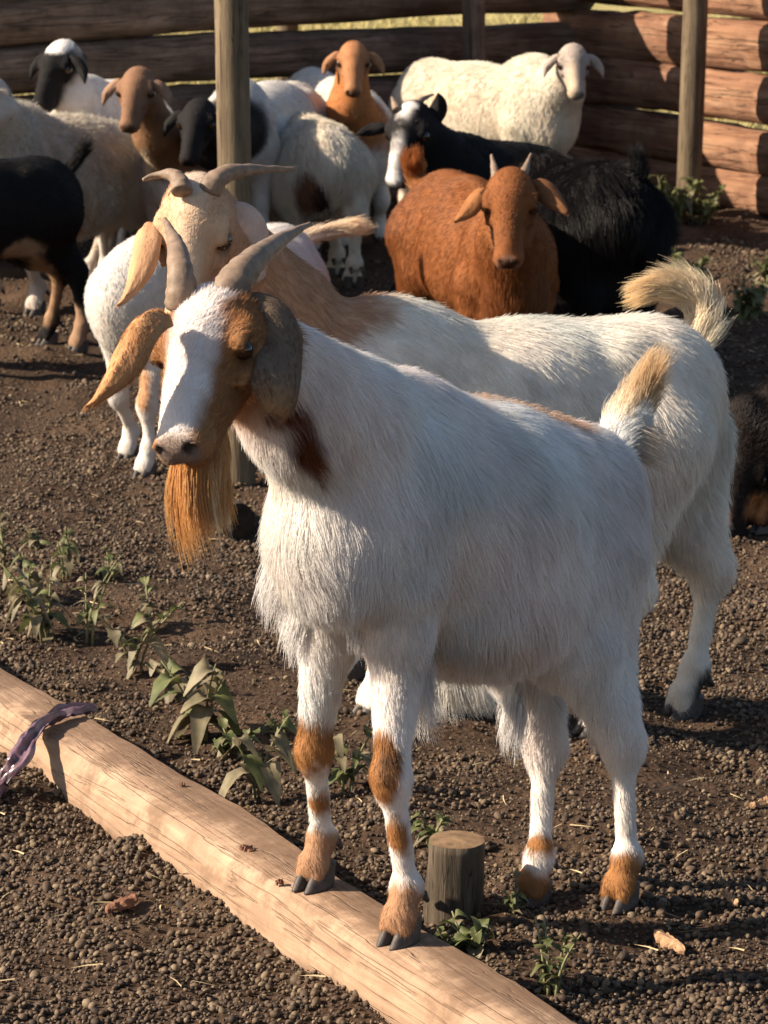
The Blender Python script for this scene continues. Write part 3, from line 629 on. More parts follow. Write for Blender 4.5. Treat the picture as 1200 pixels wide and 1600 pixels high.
# the plank: a slab sawn from a log, flat top, rounded lower edge on the camera side
PZ = .062
pa = G(-30, 1018, PZ); pb = G(905, 1602, PZ); pdr = unit(pb - pa); pa = pa - pdr * .25; pb = pb + pdr * .30; PL = np.linalg.norm(pb - pa); pn = unit(np.cross(A(0, 0, 1), pdr)) # towards
if pn[0] > 0: pn = -pn
def plank():
    prof = [(0, 0), (.0, -.03), (.004, -.085), (.098, -.085), (.108, -.083), (.112, -.072), (.1125, -.055), (.111, -.042), (.099, -.010), (.090, .0005), (.045, .002)]
    m = 130; V = []; np_ = len(prof)
    for i in range(m):
        t = i / (m - 1); c = pa + pdr * PL * t
        for j, (a_, z_) in enumerate(prof):
            w_ = 1 + .05 * noise3(A(t * 5, j * .15, 3), 2); a2 = a_ * w_ * .96
            e_ = .004 * noise3(A(t * 22, j * .8, 1), 7) + .006 * noise3(A(t * 6, j * .4, 1), 8)
            V.append(c + pn * (a2 + (e_ if a_ < .01 or a_ > .12 else 0)) + A(0, 0, z_ + .003 * noise3(A(t * 14, a_ * 30, 0), 9) + (.0 if z_ < -.06 else .0015 * noise3(A(t * 60, a_ * 80, 0), 19))))
    V = np.array(V); Fs = [[i * np_ + j, i * np_ + (j + 1) % np_, (i + 1) * np_ + (j + 1) % np_, (i + 1) * np_ + j] for i in range(m - 1) for j in range(np_)]
    Fs += [list(range(np_))[::-1], [(m - 1) * np_ + j for j in range(np_)]]
    # local frame along X
    Rm = np.stack([pdr, np.cross(A(0, 0, 1), pdr), A(0, 0, 1)], 0); Vl = (V - pa) @ Rm.T
    # densify top by subdividing is not needed: bump carries the grain
    me = bpy.data.meshes.new('plank'); me.from_pydata(Vl.tolist(), [], Fs); me.materials.append(M_PLANK); me.update()
    for p_ in me.polygons: p_.use_smooth = True
    o = bpy.data.objects.new('plank', me); COL.objects.link(o)
    from mathutils import Matrix
    X, Y, Z = Rm; o.matrix_world = Matrix(((X[0], Y[0], Z[0], pa[0]), (X[1], Y[1], Z[1], pa[1]), (X[2], Y[2], Z[2], pa[2]), (0, 0, 0, 1)))
    md = o.modifiers.new('edge', 'EDGE_SPLIT'); md.split_angle = math.radians(50)
    tag(o, 'long pale half round plank lying on the ground under the nearest goat\'s front hooves', 'plank')
    return o
plank()
print('setting', time.time() - T0)

# ================================================================= ANIMALS
def goat_front():
    s = 1.0; S = P(585, 775, 3.95); R = P(835, 812, 4.26)
    root = empty('goat', tuple(A(*((S + R) / 2)[:2], 0)), 'nearest goat, white with blazed tan face and long tan beard, front hooves on plank', 'goat', 'goats in the kraal')
    B = Beast(.0052)
    h, l, u = torso(B, S, R, s, WHITE, fat=1.03, hl=.028, lift=.16, ch=.87)
    ax = (h, l, u)
    # belly and chest fringe
    B.ell(P(750, 940, 4.13), ax, (.17, .125, .085), hl=.035)
    B.ell(P(525, 845, 3.87), ax, (.065, .068, .09), hl=.026, comb=A(-.1, -.2, -1), lift=.22)
    B.ell(P(905, 830, 4.30), ax, (.07, .08, .13), hl=.028)
    fr = (lambda f: (f, None, None))(0)
    f = unit(A(-.18, -.75, -.64)); u0 = A(-.38, -.55, .75); uu = unit(u0 - f * (u0 @ f)); ll = np.cross(uu, f); fr = (f, ll, uu)
    O = P(312, 494, 3.69); hs = .96
    neck(B, S, h, u, O, fr, s, hs, WHITE, hl=.024, thick=.70, mid=P(464, 650, 3.81))
    B.P(O + hs * (-f * .0 - uu * .10), (.07, .07, .06), (.55, .33, .19), soft=.02)
    B.cone(P(530, 650, 3.88), P(405, 560, 3.74), .080, .052, k=.05)
    feet = [G(491, 1384, PZ + .002), G(624, 1470, PZ + .002), G(832, 1400, 0), G(968, 1420, 0)]
    for i in (2, 3): feet[i][2] = H(*feet[i][:2]) - .002
    fwd = A(-.55, -.83, 0)
    K1 = fleg(B, P(512, 925, 4.02), feet[0], fwd, .83, WHITE, .009, .02)
    K2 = fleg(B, P(620, 920, 3.90), feet[1], fwd, .86, WHITE, .009, .02)
    K3 = rleg(B, P(830, 885, 4.35), feet[2], A(-.6, -.8, 0), .86, WHITE, .010, .015, .6)
    K4 = rleg(B, P(905, 885, 4.22), feet[3], A(-.6, -.8, 0), .86, WHITE, .010, .015, .6)
    tp = bez([P(955, 720, 4.42), P(962, 690, 4.46), P(985, 655, 4.47), P(1010, 605, 4.46)], 8)
    for i in range(6): B.cone(tp[i], tp[i + 1], .022 - .002 * i, .02 - .002 * i, k=.03, comb=tp[i + 1] - tp[i], hl=.03, lift=.2)
    q = head(B, O, fr, hs, TAN * 1.0, nose=(.30, .20, .16), hl=.013, wd=1.16)
    for d in (1, -1): B.P(q(-.02, d * .05, -.05), .055 * hs, TAN * .95, soft=.008)
    # white blaze
    B.PC(q(-.06, .0, .0), q(.06, .004, .0), .040 * hs, .031 * hs, WHITE, soft=.009, nz=.7)
    B.PC(q(.06, .004, .0), q(.155, .0, -.004), .031 * hs, .030 * hs, WHITE, soft=.009, nz=.7)
    B.P(q(.186, 0, -.034), (.028 * hs, .030 * hs, .024 * hs), (.27, .21, .18), soft=.007, nz=.3)
    for d in (1, -1): B.P(q(.193, d * .017, -.026), .0105 * hs, (.035, .02, .018), soft=.003, nz=.05); B.PC(q(.190, d * .004, -.0585), q(.125, d * .032, -.060), .0045 * hs, .003 * hs, (.07, .035, .02), soft=.002, nz=0)
    # brown patches: neck, leg socks
    DB = (.17, .055, .022)
    B.P(P(474, 688, 3.76), (.016, .08, .030), DB, soft=.008, nz=.8); B.P(P(442, 648, 3.72), (.026, .08, .013), DB, soft=.008, nz=.9); B.P(P(490, 722, 3.78), (.008, .08, .022), DB, soft=.005)
    for (x, y, d, r) in ((560, 580, 4.0, .03), (620, 575, 4.1, .03)): B.P(P(x, y, d), (r, .05, .012), (.5, .27, .14), soft=.02, amt=.6)
    B.PC(P(700, 612, 4.1), P(885, 655, 4.28), .014, .022, (.66, .40, .26), soft=.02, amt=.8, nz=2.)
    G_ = A(.34, .16, .06)
    def band(px, y0, y1, d, w_=.05, back=0):
        a = P(px, y0, d); b = P(px, y1, d); B.P((a + b) / 2, (w_, w_, abs(a[2] - b[2]) / 2), tuple(G_), soft=.009, nz=1.4)
    d1, d2, d3, d4 = K1[0][1], K2[0][1], K3[0][1], K4[0][1]
    band(480, 1112, 1215, d1, .05); band(500, 1245, 1300, d1 - .02, .05); B.P(feet[0] + A(0, 0, .035), (.05, .05, .045), tuple(G_), soft=.010, nz=1.3, amt=.9)
    B.P(P(596, 1200, d2 - .02), (.024, .05, .048), tuple(G_), soft=.005, nz=.5); B.P(P(607, 1205, d2 - .03), (.010, .03, .020), (.12, .06, .03), soft=.006)
    band(612, 1288, 1350, d2 - .03, .035); B.P(feet[1] + A(0, 0, .035), (.05, .05, .045), tuple(G_), soft=.010, nz=1.3, amt=.9)
    B.P(feet[2] + A(-.01, 0, .02), (.05, .05, .035), tuple(G_), soft=.008); B.P(feet[2] + A(0, 0, .085), (.03, .03, .014), tuple(G_ * .9), soft=.006)
    B.P(feet[3] + A(-.0, 0, .03), (.05, .05, .048), tuple(G_), soft=.008)
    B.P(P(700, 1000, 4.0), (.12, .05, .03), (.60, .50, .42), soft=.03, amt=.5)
    ears = []
    le = ear_geo([P(256, 492, 3.64), P(200, 480, 3.56), P(196, 590, 3.55), P(137, 636, 3.58)], .025, A(-.35, -.75, .45), cup=.7, thick=.007, prof=(.6, .85, 1.05, 1.1, 1., .75, .4, .05))
    ears.append(dict(g=le, col=(.52, .29, .14), inner=(.40, .22, .11), hl=.010, den=1.6))
    re = ear_geo([P(383, 482, 3.72), P(432, 470, 3.72), P(466, 560, 3.67), P(434, 650, 3.63)], .049, A(.50, -.86, .0), cup=.6, thick=.006, prof=(.3, .5, .8, 1.0, 1.02, .95, .78, .3))
    ears.append(dict(g=re, col=(.17, .125, .09), inner=(.26, .16, .10), hl=.009, den=1.6, tip=(.36, .20, .09)))  # ear darkened all over: the head's shade is painted into its colours
    finish(B, root, ears, 230000, .00038, 1, clump=.42, grav=.25)
    horn_obj([P(350, 480, 3.73), P(366, 415, 3.72), P(415, 395, 3.80), P(440, 370, 3.93), P(484, 350, 3.98)], .0235, root)
    horn_obj([P(284, 478, 3.72), P(284, 405, 3.70), P(276, 375, 3.80), P(257, 343, 3.86)], .0195, root)
    for d in (1, -1): eye_obj(q(.036, d * .046, -.031), ll * d + uu * .2, f, .0125 * hs, root)
    put_hooves(root, feet[:2], fwd, .92); put_hooves(root, feet[2:], fwd, .90)
    # beard, tail tuft, chest fringe
    rng = np.random.default_rng(3)
    ch = q(.150, 0, -.082) + A(-.008, 0, 0)
    parts = [tuft([ch + ll * -.02, ch + f * -.03, ch + ll * .02 - f * .05], [.010, .017, .017], 5200, .088, A(.66, .36, .14), rng, .0004, 7, .24, flow=A(.02, .05, -1), grav=.2),
             tuft([ch + ll * .015 - f * .02, ch + ll * .01 - f * .05], [.012, .012], 2600, .085, A(.90, .74, .50), rng, .00042, 7, .12, flow=A(.04, .05, -1), grav=.2)]
    add_curves('beard', *[np.concatenate([p[i] for p in parts]) for i in range(3)], root)
    tt = bez([P(958, 705, 4.44), P(965, 680, 4.46), P(985, 650, 4.47), P(1008, 600, 4.46)], 8)
    parts = [tuft(tt, [.022, .024, .018, .008], 4200, .062, A(.85, .76, .62), rng, .0004, 6, .32, tipcol=A(.72, .50, .28), grav=-.05),
             tuft(tt[:5], [.02, .02], 500, .075, A(.6, .5, .4), rng, .0004, 6, .3, flow=A(.9, -.1, -.1), grav=.25)]
    add_curves('tail_hair', *[np.concatenate([p[i] for p in parts]) for i in range(3)], root)
    fr_ = []
    for c, r, n, L, fl in ((P(440, 890, 3.87), .03, 600, .05, A(-.3, -.1, -1)), (P(470, 960, 3.92), .03, 500, .045, A(-.2, -.1, -1)), (P(560, 940, 3.90), .03, 700, .045, A(.1, 0, -1)),
                           (P(648, 1030, 3.95), .025, 800, .075, A(.18, .05, -1)), (P(805, 1095, 4.18), .022, 600, .055, A(-.1, 0, -1)), (P(940, 1110, 4.2), .02, 500, .045, A(-.1, .1, -1))):
        fr_.append(tuft([c + A(0, .02, r), c, c + A(0, 0, -r * .6)], [r * .6, r * .6, r * .3], n, L, WHITE * .97, rng, .0004, 5, .25, flow=fl, grav=.25))
    # tan crest along the loin
    fr_.append(tuft([P(740, 628, 4.12), P(800, 642, 4.18), P(890, 665, 4.27)], [.010, .012, .008], 900, .026, A(.70, .50, .36), rng, .0004, 5, .4, flow=A(.7, .5, .35), grav=.25))
    add_curves('long_hair', *[np.concatenate([p[i] for p in fr_]) for i in range(3)], root)
goat_front(); print('front goat', time.time() - T0)

def goat_second():
    S = P(585, 632, 5.0); R = P(985, 622, 5.22); CRW = A(.86, .81, .73)
    root = empty('goat', tuple(A(*((S + R) / 2)[:2], 0)), 'white goat with cream face, outswept horns and brown neck standing right behind the nearest goat', 'goat', 'goats in the kraal')
    B = Beast(.0068); s = 1.02
    h, l, u = torso(B, S, R, s, CRW, fat=.95, hl=.026, lift=.16, deep=.9)
    f, ll, uu = hframe(-10, 60, -4); O = P(299, 326, 4.86); hs = 1.02
    neck(B, S, h, u, O, (f, ll, uu), s, hs, (.50, .31, .20), hl=.020, mid=P(445, 480, 4.98), thick=.95)
    B.P(P(440, 450, 4.98), (.17, .3, .115), (.48, .28, .17), soft=.035, nz=2.)
    feet = [G(540, 1062, 0), G(583, 1112, 0), G(930, 1140, 0), G(1068, 1098, 0)]
    for q_ in feet: q_[2] = H(*q_[:2]) - .002
    fleg(B, P(540, 760, 5.12), feet[0], A(-.8, -.5, 0), 1., CRW, .012, .05); fleg(B, P(600, 760, 4.95), feet[1], A(-.8, -.5, 0), 1., CRW, .012, .05)
    rleg(B, P(1000, 690, 5.12), feet[2], A(-1, -.1, 0), 1.02, CRW, .012, .03, .7); rleg(B, P(1040, 690, 5.32), feet[3], A(-.9, -.4, 0), 1.05, CRW * .95, .012, .03, 1.)
    B.P(feet[3] + A(.04, 0, .035), (.03, .08, .05), (.05, .04, .035), soft=.01)
    q = head(B, O, (f, ll, uu), hs, CREAM, nose=(.45, .28, .22), hl=.008)
    B.PC(q(-.06, 0, .0), q(.12, 0, 0), .03 * hs, .02 * hs, (.68, .52, .38), soft=.01, nz=.6)
    B.P(q(-.05, 0, .01), .035 * hs, (.70, .60, .5), soft=.01)
    ears = [dict(g=ear_geo([P(237, 350, 4.88), P(215, 355, 4.84), P(225, 440, 4.82), P(184, 478, 4.82)], .030, A(-.5, -.8, .2), cup=.5, thick=.007, prof=(.4, .8, 1.05, 1.05, .9, .6, .35, .05)), col=(.56, .33, .19), inner=(.5, .3, .18), hl=.006),
            dict(g=ear_geo([P(355, 350, 4.9), P(385, 328, 4.9), P(412, 395, 4.9), P(398, 440, 4.88)], .040, A(.45, -.85, .1), cup=.4, thick=.007, prof=(.5, .9, 1., 1.02, 1, .9, .7, .2)), col=(.60, .45, .38), inner=(.55, .36, .29), hl=.006)]
    finish(B, root, ears, 80000, .00052, 2, clump=.3, grav=.2)
    horn_obj([P(326, 300, 4.88), P(338, 268, 4.88), P(365, 262, 4.9), P(400, 266, 4.95), P(462, 264, 4.98)], .0185, root)
    horn_obj([P(284, 300, 4.84), P(282, 268, 4.86), P(262, 266, 4.9), P(224, 281, 4.88)], .016, root)
    for d in (1, -1): eye_obj(q(.036, d * .046, -.031), ll * d + uu * .2, f, .0155 * hs, root)
    put_hooves(root, feet, A(-.8, -.5, 0), 1.05)
    rng = np.random.default_rng(5)
    tp = bez([P(1085, 540, 5.38), P(1120, 500, 5.42), P(1090, 440, 5.44), P(1040, 440, 5.42), P(1010, 452, 5.4)], 10)
    parts = [tuft(tp, [.03, .028, .024, .012], 5200, .055, A(.88, .76, .58), rng, .0005, 6, .40, tipcol=A(.86, .66, .40), grav=-.02)]
    add_curves('tail_hair', *parts[0], root)
    fr_ = [tuft([c + A(0, 0, .03), c], [.03, .02], 900, .06, CRW, rng, .0005, 6, .35, flow=fl, grav=.25) for c, fl in ((P(690, 1060, 5.0), A(.3, 0, -1)), (P(730, 1060, 5.0), A(.5, 0, -.8)), (P(590, 560, 5.0), A(.6, 0, .3)))]
    add_curves('long_hair', *[np.concatenate([p[i] for p in fr_]) for i in range(3)], root)
goat_second(); print('second goat', time.time() - T0)

def beast(label, cat, S, R, s, col, group, headspec=None, feet=None, hl=.02, fat=1., legs=None, legcol=None, neckcol=None, nthick=1., deep=1., res=.010, nhair=14000, rad=.0009, seed=1,
          tail=None, woolly=0., curl=0., lift=.2, chs=1., autoear=None, hwd=1.12, blaze=None, crown=None, patches=(), ears=(), horns=(), neckmid=None, hw=.07, feather=.02, clump=.35, extra=None, beard=None, name=None, hoofs=True, back=1.):
    S = P(*S); R = P(*R); root = empty(name or ('sheep' if cat == 'sheep' else 'goat'), tuple(A(*((S + R) / 2)[:2], 0)), label, cat, group)
    B = Beast(res); h, l, u = torso(B, S, R, s, col, fat=fat, hl=hl, lift=lift, deep=deep, ch=chs)
    hh = unit([h[0], h[1], 0]); ll0 = np.cross(A(0, 0, 1), hh)
    lc = col if legcol is None else legcol
    F4 = []
    for i, (Q_, d) in enumerate(((S, 1), (S, -1), (R, 1), (R, -1))):
        if feet and feet[i] is not None: p = G(*feet[i], 0)
        else: p = A(*(Q_ + d * ll0 * hw * s + (hh * .02 * s if i < 2 else -hh * .03 * s))[:2], 0)
        p[2] = H(p[0], p[1]) - .002; F4.append(p)
    for i, (Q_, d) in enumerate(((S, 1), (S, -1), (R, 1), (R, -1))):
        T = Q_ + (d * l * .07 - u * (.06 if i < 2 else .03)) * s
        (fleg if i < 2 else rleg)(B, T, F4[i], hh, s, lc, min(hl * .5, .012), feather)
    O = None; q = None
    if headspec:
        o_, fa, hs, hc = headspec[:4]; nose = headspec[4] if len(headspec) > 4 else None; O = P(*o_); fr = hframe(*fa); hs_ = hs
        neck(B, S, h, u, O, fr, s, hs, col if neckcol is None else neckcol, hl=hl * .8, thick=nthick, mid=None if neckmid is None else P(*neckmid))
        q = head(B, O, fr, hs, hc, nose=nose, hl=.010, wd=hwd)
        B.P(q(.10, 0, -.005), A(.07, .022, .02) * hs, tuple(np.array(hc) * (.72 if sum(hc) > .2 else 1)), soft=.012, nz=1.5, amt=.7, R=np.array(fr))
        B.P(q(.192, 0, -.032), A(.020, .019, .016) * hs, tuple(np.array(hc) * .28), soft=.006, nz=.3, R=np.array(fr)); B.P(q(.172, 0, -.060), A(.022, .03, .0045) * hs, tuple(np.array(hc) * .3), soft=.004, nz=.2, R=np.array(fr))
        for d in (1, -1): B.P(q(.06, d * .052, -.05), A(.04, .016, .02) * hs, tuple(np.array(hc) * .62), soft=.012, nz=1.2, amt=.7, R=np.array(fr))
        if blaze: B.PC(q(-.03, 0, 0), q(.17, 0, -.02), blaze[1] * 1.1, blaze[1], blaze[0], soft=.006, nz=.6)
        if crown: B.P(q(-.03, 0, .0), (.05, .05, .028), crown, soft=.006, nz=.5)
    for pt in patches:
        c, r, pc = pt[:3]; B.P(P(*c), r, pc, soft=.012, nz=pt[3] if len(pt) > 3 else 1.)
    rng = np.random.default_rng(seed + 50)
    if tail:
        tp = bez([P(*t) for t in tail['path']], 6)
        for i in range(4): B.cone(tp[i], tp[i + 1], tail.get('r', .022) * (1 - .12 * i), tail.get('r', .022) * (.88 - .12 * i), col=np.array(tail.get('col', col)), comb=tp[i + 1] - tp[i])
    E = []
    if autoear is not None:
        for d in (1, -1):
            b0 = q(-.004, d * .046, -.018); E.append(dict(g=ear_geo([b0, b0 + hs_ * (fr[1] * d * .040 - A(0, 0, .012)), b0 + hs_ * (fr[1] * d * .058 - A(0, 0, .040)), b0 + hs_ * (fr[1] * d * .062 - A(0, .01, .082))], .022 * hs_, fr[2] * .8 + A(0, -.5, .4), cup=.5, thick=.008, prof=(.55, .9, 1., 1., .85, .55, .12)), col=autoear, inner=autoear, hl=.006))
    for e in ears: E.append(dict(g=ear_geo([P(*p) for p in e['p']], e['w'], A(*e.get('n', (0, -1, .2))), cup=e.get('cup', .45), thick=.008, prof=e.get('prof', (.45, .85, 1., 1., .85, .55, .1))), col=e['col'], inner=e.get('inner', e['col']), hl=.006))
    if extra: extra(B, S, R, h, l, u, s)
    finish(B, root, E, nhair, rad, seed, clump=clump, curl=curl, grav=.2, woolly=woolly, k=4)
    for hp in horns: horn_obj([P(*p) for p in hp['p']], hp['r'], root, nring=5)
    if headspec:
        for d in (1, -1): eye_obj(q(.036, d * .046, -.032), fr[1] * d + fr[2] * .3, fr[0], .0158 * headspec[2], root)
    if hoofs: put_hooves(root, F4, hh, s * 1.05)
    if tail and tail.get('tuft'):
        n, L, c_, tc_ = tail['tuft']; add_curves('tail_hair', *tuft(tp, [tail.get('r', .022)] * 3, n, L, A(*c_), rng, rad * .9, 5, tail.get('sp', .3), tipcol=A(*tc_), grav=tail.get('g', 0.)), root)
    if beard:
        n, L = beard; c = q(.12, 0, -.085); add_curves('beard', *tuft([c, c - fr[0] * .03], [.014, .014], n, L, np.array(headspec[3]) * .9, rng, rad * .8, 5, .15, flow=A(0, .1, -1), grav=.2), root)
    return root
GG, GS = 'goats in the kraal', 'sheep in the kraal'
WOOL = A(.66, .60, .50)
# small white goat behind the cream faced goat
beast('small white goat with its tail pointing right, half hidden behind the cream faced goat', 'goat', (214, 470, 7.1), (425, 425, 7.55), .84, (.72, .68, .64), GG, feet=[(226, 742), (200, 714), None, None],
      headspec=((300, 400, 7.15), (30, 40), .9, (.6, .4, .25)), hl=.014, seed=3, nhair=40000, clump=.2, rad=.0007, res=.009, neckmid=(250, 400, 7.1),
      tail=dict(path=[(455, 385, 7.65), (485, 365, 7.75), (520, 360, 7.75), (545, 355, 7.75)], r=.015, sp=.38, tuft=(2600, .06, (.85, .72, .58), (.82, .62, .42))), fat=.8, deep=.85, chs=.86, patches=[((222, 600, 7.0), (.02, .05, .06), (.5, .28, .15))])
# brown goat
def brown_extra(B, S, R_, h, l, u, s_):
    col = np.array(BROWN)
    B.set(k=.035, col=col, comb=A(0, -.1, -1), hl=.03, lift=.25)
    B.cone(P(796, 375, 7.20), P(806, 455, 7.28), .050, .062); B.cone(P(806, 455, 7.28), P(800, 510, 7.42), .060, .07)
    B.set(k=.05, hl=.014, lift=.2, comb=-h * .5 - u)
    B.ell(P(672, 425, 8.02), (h, l, u), (.10, .07, .15)); B.ell(P(735, 300 + 20, 7.8), (h, l, u), (.12, .05, .06))
    B.set(k=.008, hl=.006, col=col * 1.1)
    for x in (786, 804): B.cone(P(x, 398, 7.08), P(x, 412, 7.08), .008, .010)
beast('ginger brown goat with two short upright horns and drooping ears, facing us', 'goat', (790, 408, 7.52), (704, 350, 7.98), .98, tuple(BROWN), GG, headspec=((797, 292, 7.15), (-4, 52), .97, tuple(BROWN * 1.0), (.30, .19, .15)),
      hl=.014, seed=4, nhair=70000, rad=.0006, res=.008, chs=.9, neckmid=(797, 372, 7.28), extra=brown_extra, fat=.85, deep=.92, clump=.1, nthick=1.0, neckcol=tuple(BROWN),
      tail=dict(path=[(662, 300, 8.2), (652, 288, 8.25), (648, 270, 8.25), (645, 255, 8.22)], r=.020, tuft=(2200, .06, (.40, .16, .05), (.42, .15, .05))),
      ears=[dict(p=[(762, 298, 7.18), (742, 298, 7.16), (735, 330, 7.14), (709, 347, 7.14)], w=.026, col=(.34, .15, .06), inner=(.40, .22, .12), n=(-.3, -.8, .5)),
            dict(p=[(832, 292, 7.2), (850, 282, 7.2), (872, 315, 7.16), (887, 335, 7.14)], w=.030, col=(.20, .09, .04), inner=(.3, .15, .08), n=(.35, -.85, .3))],
      horns=[dict(p=[(776, 283, 7.2), (773, 266, 7.2), (768, 242, 7.24)], r=.013), dict(p=[(815, 282, 7.2), (820, 266, 7.22), (830, 240, 7.26)], r=.013)], beard=(500, .04))
# long haired black goat beside it
beast('long haired black goat with its rump towards us, right of the ginger goat', 'goat', (850, 340, 8.6), (945, 340, 8.1), 1.04, (.010, .008, .008), GG, hl=.045, seed=5, nhair=44000, rad=.0006, res=.010, extra=lambda B, S, R_, h, l, u, s_: B.ell(P(955, 410, 8.1), (h, l, u), (.10, .10, .16)), fat=.85, deep=.95, lift=.2, clump=.45, feather=.06,
      headspec=((800, 300, 8.9), (-120, 40), .9, (.02, .018, .018)),
      tail=dict(path=[(985, 300, 8.05), (998, 285, 8.05), (1000, 266, 8.05), (996, 250, 8.05)], r=.016, tuft=(1400, .05, (.02, .018, .018), (.02, .018, .018))))
# black goat with white face
beast('black goat with a white striped face and small swept horns, looking over the ginger goat', 'goat', (705, 300, 8.9), (830, 300, 9.15), .98, (.008, .007, .007), GG, headspec=((634, 185, 8.75), (-26, 58), 1.0, (.015, .013, .014), (.10, .09, .09)),
      feet=[(622, 470), None, None, None], hl=.014, seed=6, nhair=16000, rad=.0008, neckmid=(680, 240, 8.85),
      blaze=((.72, .70, .68), .024), patches=[((622, 360, 8.85), (.03, .2, .12), (.6, .5, .4))],
      ears=[dict(p=[(672, 195, 8.8), (682, 180, 8.8), (690, 160, 8.8), (684, 146, 8.8)], w=.028, col=(.014, .012, .013), n=(-.2, -1, 0)), dict(p=[(608, 200, 8.8), (590, 197, 8.8), (572, 203, 8.8), (556, 212, 8.8)], w=.02, col=(.013, .012, .013), n=(0, -1, .3))],
      horns=[dict(p=[(648, 176, 8.78), (650, 160, 8.8), (662, 152, 8.85), (677, 148, 8.9)], r=.014), dict(p=[(620, 172, 8.76), (616, 160, 8.78), (612, 152, 8.8)], r=.012)])
# sheep standing broadside by the right corner
beast('big white sheep with grey face standing broadside near the corner of the fence', 'sheep', (838, 166, 10.7), (682, 154, 11.15), 1.02, (.66, .60, .49), GS, headspec=((897, 83, 10.5), (4, 44), .85, (.42, .36, .32), (.2, .15, .13)),
      hl=.018, seed=7, nhair=44000, rad=.0009, clump=.25, fat=.95, deep=.9, nthick=1.0, woolly=.002, neckmid=(875, 135, 10.6),
      autoear=(.45, .38, .33),
      patches=[((775, 158, 10.6), (.02, .1, .015), (.35, .27, .22)), ((893, 140, 10.4), (.02, .2, .08), (.5, .4, .3))])
# brown headed sheep in the middle
beast('white sheep with ginger head and neck, left of the big broadside sheep', 'sheep', (563, 215, 10.6), (492, 165, 11.15), .95, (.72, .68, .62), GS, headspec=((552, 79, 10.4), (0, 44), .85, (.40, .19, .09), (.25, .14, .09)), neckcol=(.42, .17, .06),
      hl=.018, seed=8, nhair=14000, rad=.0011, neckmid=(547, 165, 10.45), woolly=.004,
      autoear=(.36, .19, .10))
# sheep seen from behind
beast('cream sheep seen from behind with brown stained hindquarters, right of the pole', 'sheep', (425, 245, 10.35), (500, 262, 9.8), 1.05, (.68, .62, .52), GS, feet=[None, None, (524, 432), (551, 448)], hl=.034, seed=9, nhair=24000, rad=.001, fat=.92, woolly=.006, curl=.1, feather=.03,
      patches=[((478, 312, 9.6), (.05, .12, .09), (.20, .10, .06)), ((500, 325, 9.62), (.03, .1, .07), (.05, .025, .02))], headspec=((400, 200, 10.9), (-150, 40), .9, (.6, .55, .48)))
# black faced sheep behind the pole
beast('sheep with black head and grey white back standing behind the pole', 'sheep', (375, 205, 9.75), (455, 188, 10.55), .95, (.62, .60, .57), GS, headspec=((306, 172, 9.2), (-14, 48), .88, (.016, .014, .015), (.03, .025, .025)), neckcol=(.016, .014, .015), neckmid=(338, 220, 9.45), nthick=1.05,
      hl=.016, seed=10, nhair=12000, rad=.001, autoear=(.014, .013, .014))
# brown headed sheep at left
beast('sheep with dull brown head and neck between the two black headed ones', 'sheep', (283, 262, 9.65), (315, 255, 10.2), .95, (.52, .48, .44), GS, headspec=((211, 122, 9.3), (-10, 46), .88, (.25, .14, .085), (.14, .09, .07)), neckcol=(.25, .14, .075), neckmid=(243, 205, 9.45), nthick=.9,
      hl=.016, seed=11, nhair=12000, rad=.001, patches=[((228, 262, 9.45), (.02, .3, .06), (.75, .6, .42))],  # cream strip: sunlight on the white chest edge, put into the colour
      autoear=(.30, .19, .13))
# black headed with white crown
beast('white sheep with black face and white crown by the fence, far left', 'sheep', (130, 195, 9.95), (205, 190, 10.3), .92, (.74, .70, .66), GS, headspec=((84, 84, 9.8), (-35, 55), .95, (.014, .013, .014), (.05, .045, .04)), neckcol=(.74, .70, .66), neckmid=(112, 150, 9.85), nthick=.95,
      hl=.014, seed=12, nhair=12000, rad=.001, crown=(.8, .78, .76),
      autoear=(.014, .013, .014))
# woolly sheep at left
beast('woolly grey cream sheep standing broadside at the left edge, its head out of view', 'sheep', (15, 252, 9.3), (180, 262, 9.75), 1.02, tuple(WOOL * .82), GS, feet=[(54, 484), None, (137, 437), (166, 425)], headspec=((-35, 145, 9.1), (-60, 40), 1.0, (.6, .55, .5)),
      hl=.028, seed=13, nhair=26000, rad=.001, fat=1.0, deep=.98, woolly=.012, curl=.18, clump=.6, lift=.3, neckmid=(-5, 190, 9.2), legcol=(.55, .48, .42),
      ears=[dict(p=[(-12, 130, 9.05), (-4, 126, 9.05), (8, 134, 9.05), (16, 150, 9.05)], w=.018, col=(.5, .46, .43), n=(.3, -.8, .3))])
# black goat left, rump in view
beast('black goat with raised tail and tan hind legs cut off by the left edge', 'goat', (-130, 310, 8.35), (50, 315, 8.6), .92, (.008, .007, .007), GG, feet=[None, None, (74, 536), (121, 551)], hl=.012, seed=14, nhair=22000, rad=.0007, fat=.85, deep=.8, hw=.06,
      headspec=((-280, 230, 8.2), (-80, 40), .9, (.02, .02, .02)), patches=[((62, 470, 8.55), (.045, .3, .13), (.32, .2, .12)), ((122, 540, 8.6), (.04, .2, .11), (.30, .19, .12)), ((30, 385, 8.5), (.07, .08, .03), (.35, .25, .16))],
      tail=dict(path=[(98, 275, 8.7), (112, 262, 8.72), (122, 248, 8.72), (130, 232, 8.72)], r=.014, tuft=(900, .05, (.014, .013, .014), (.02, .016, .015))))
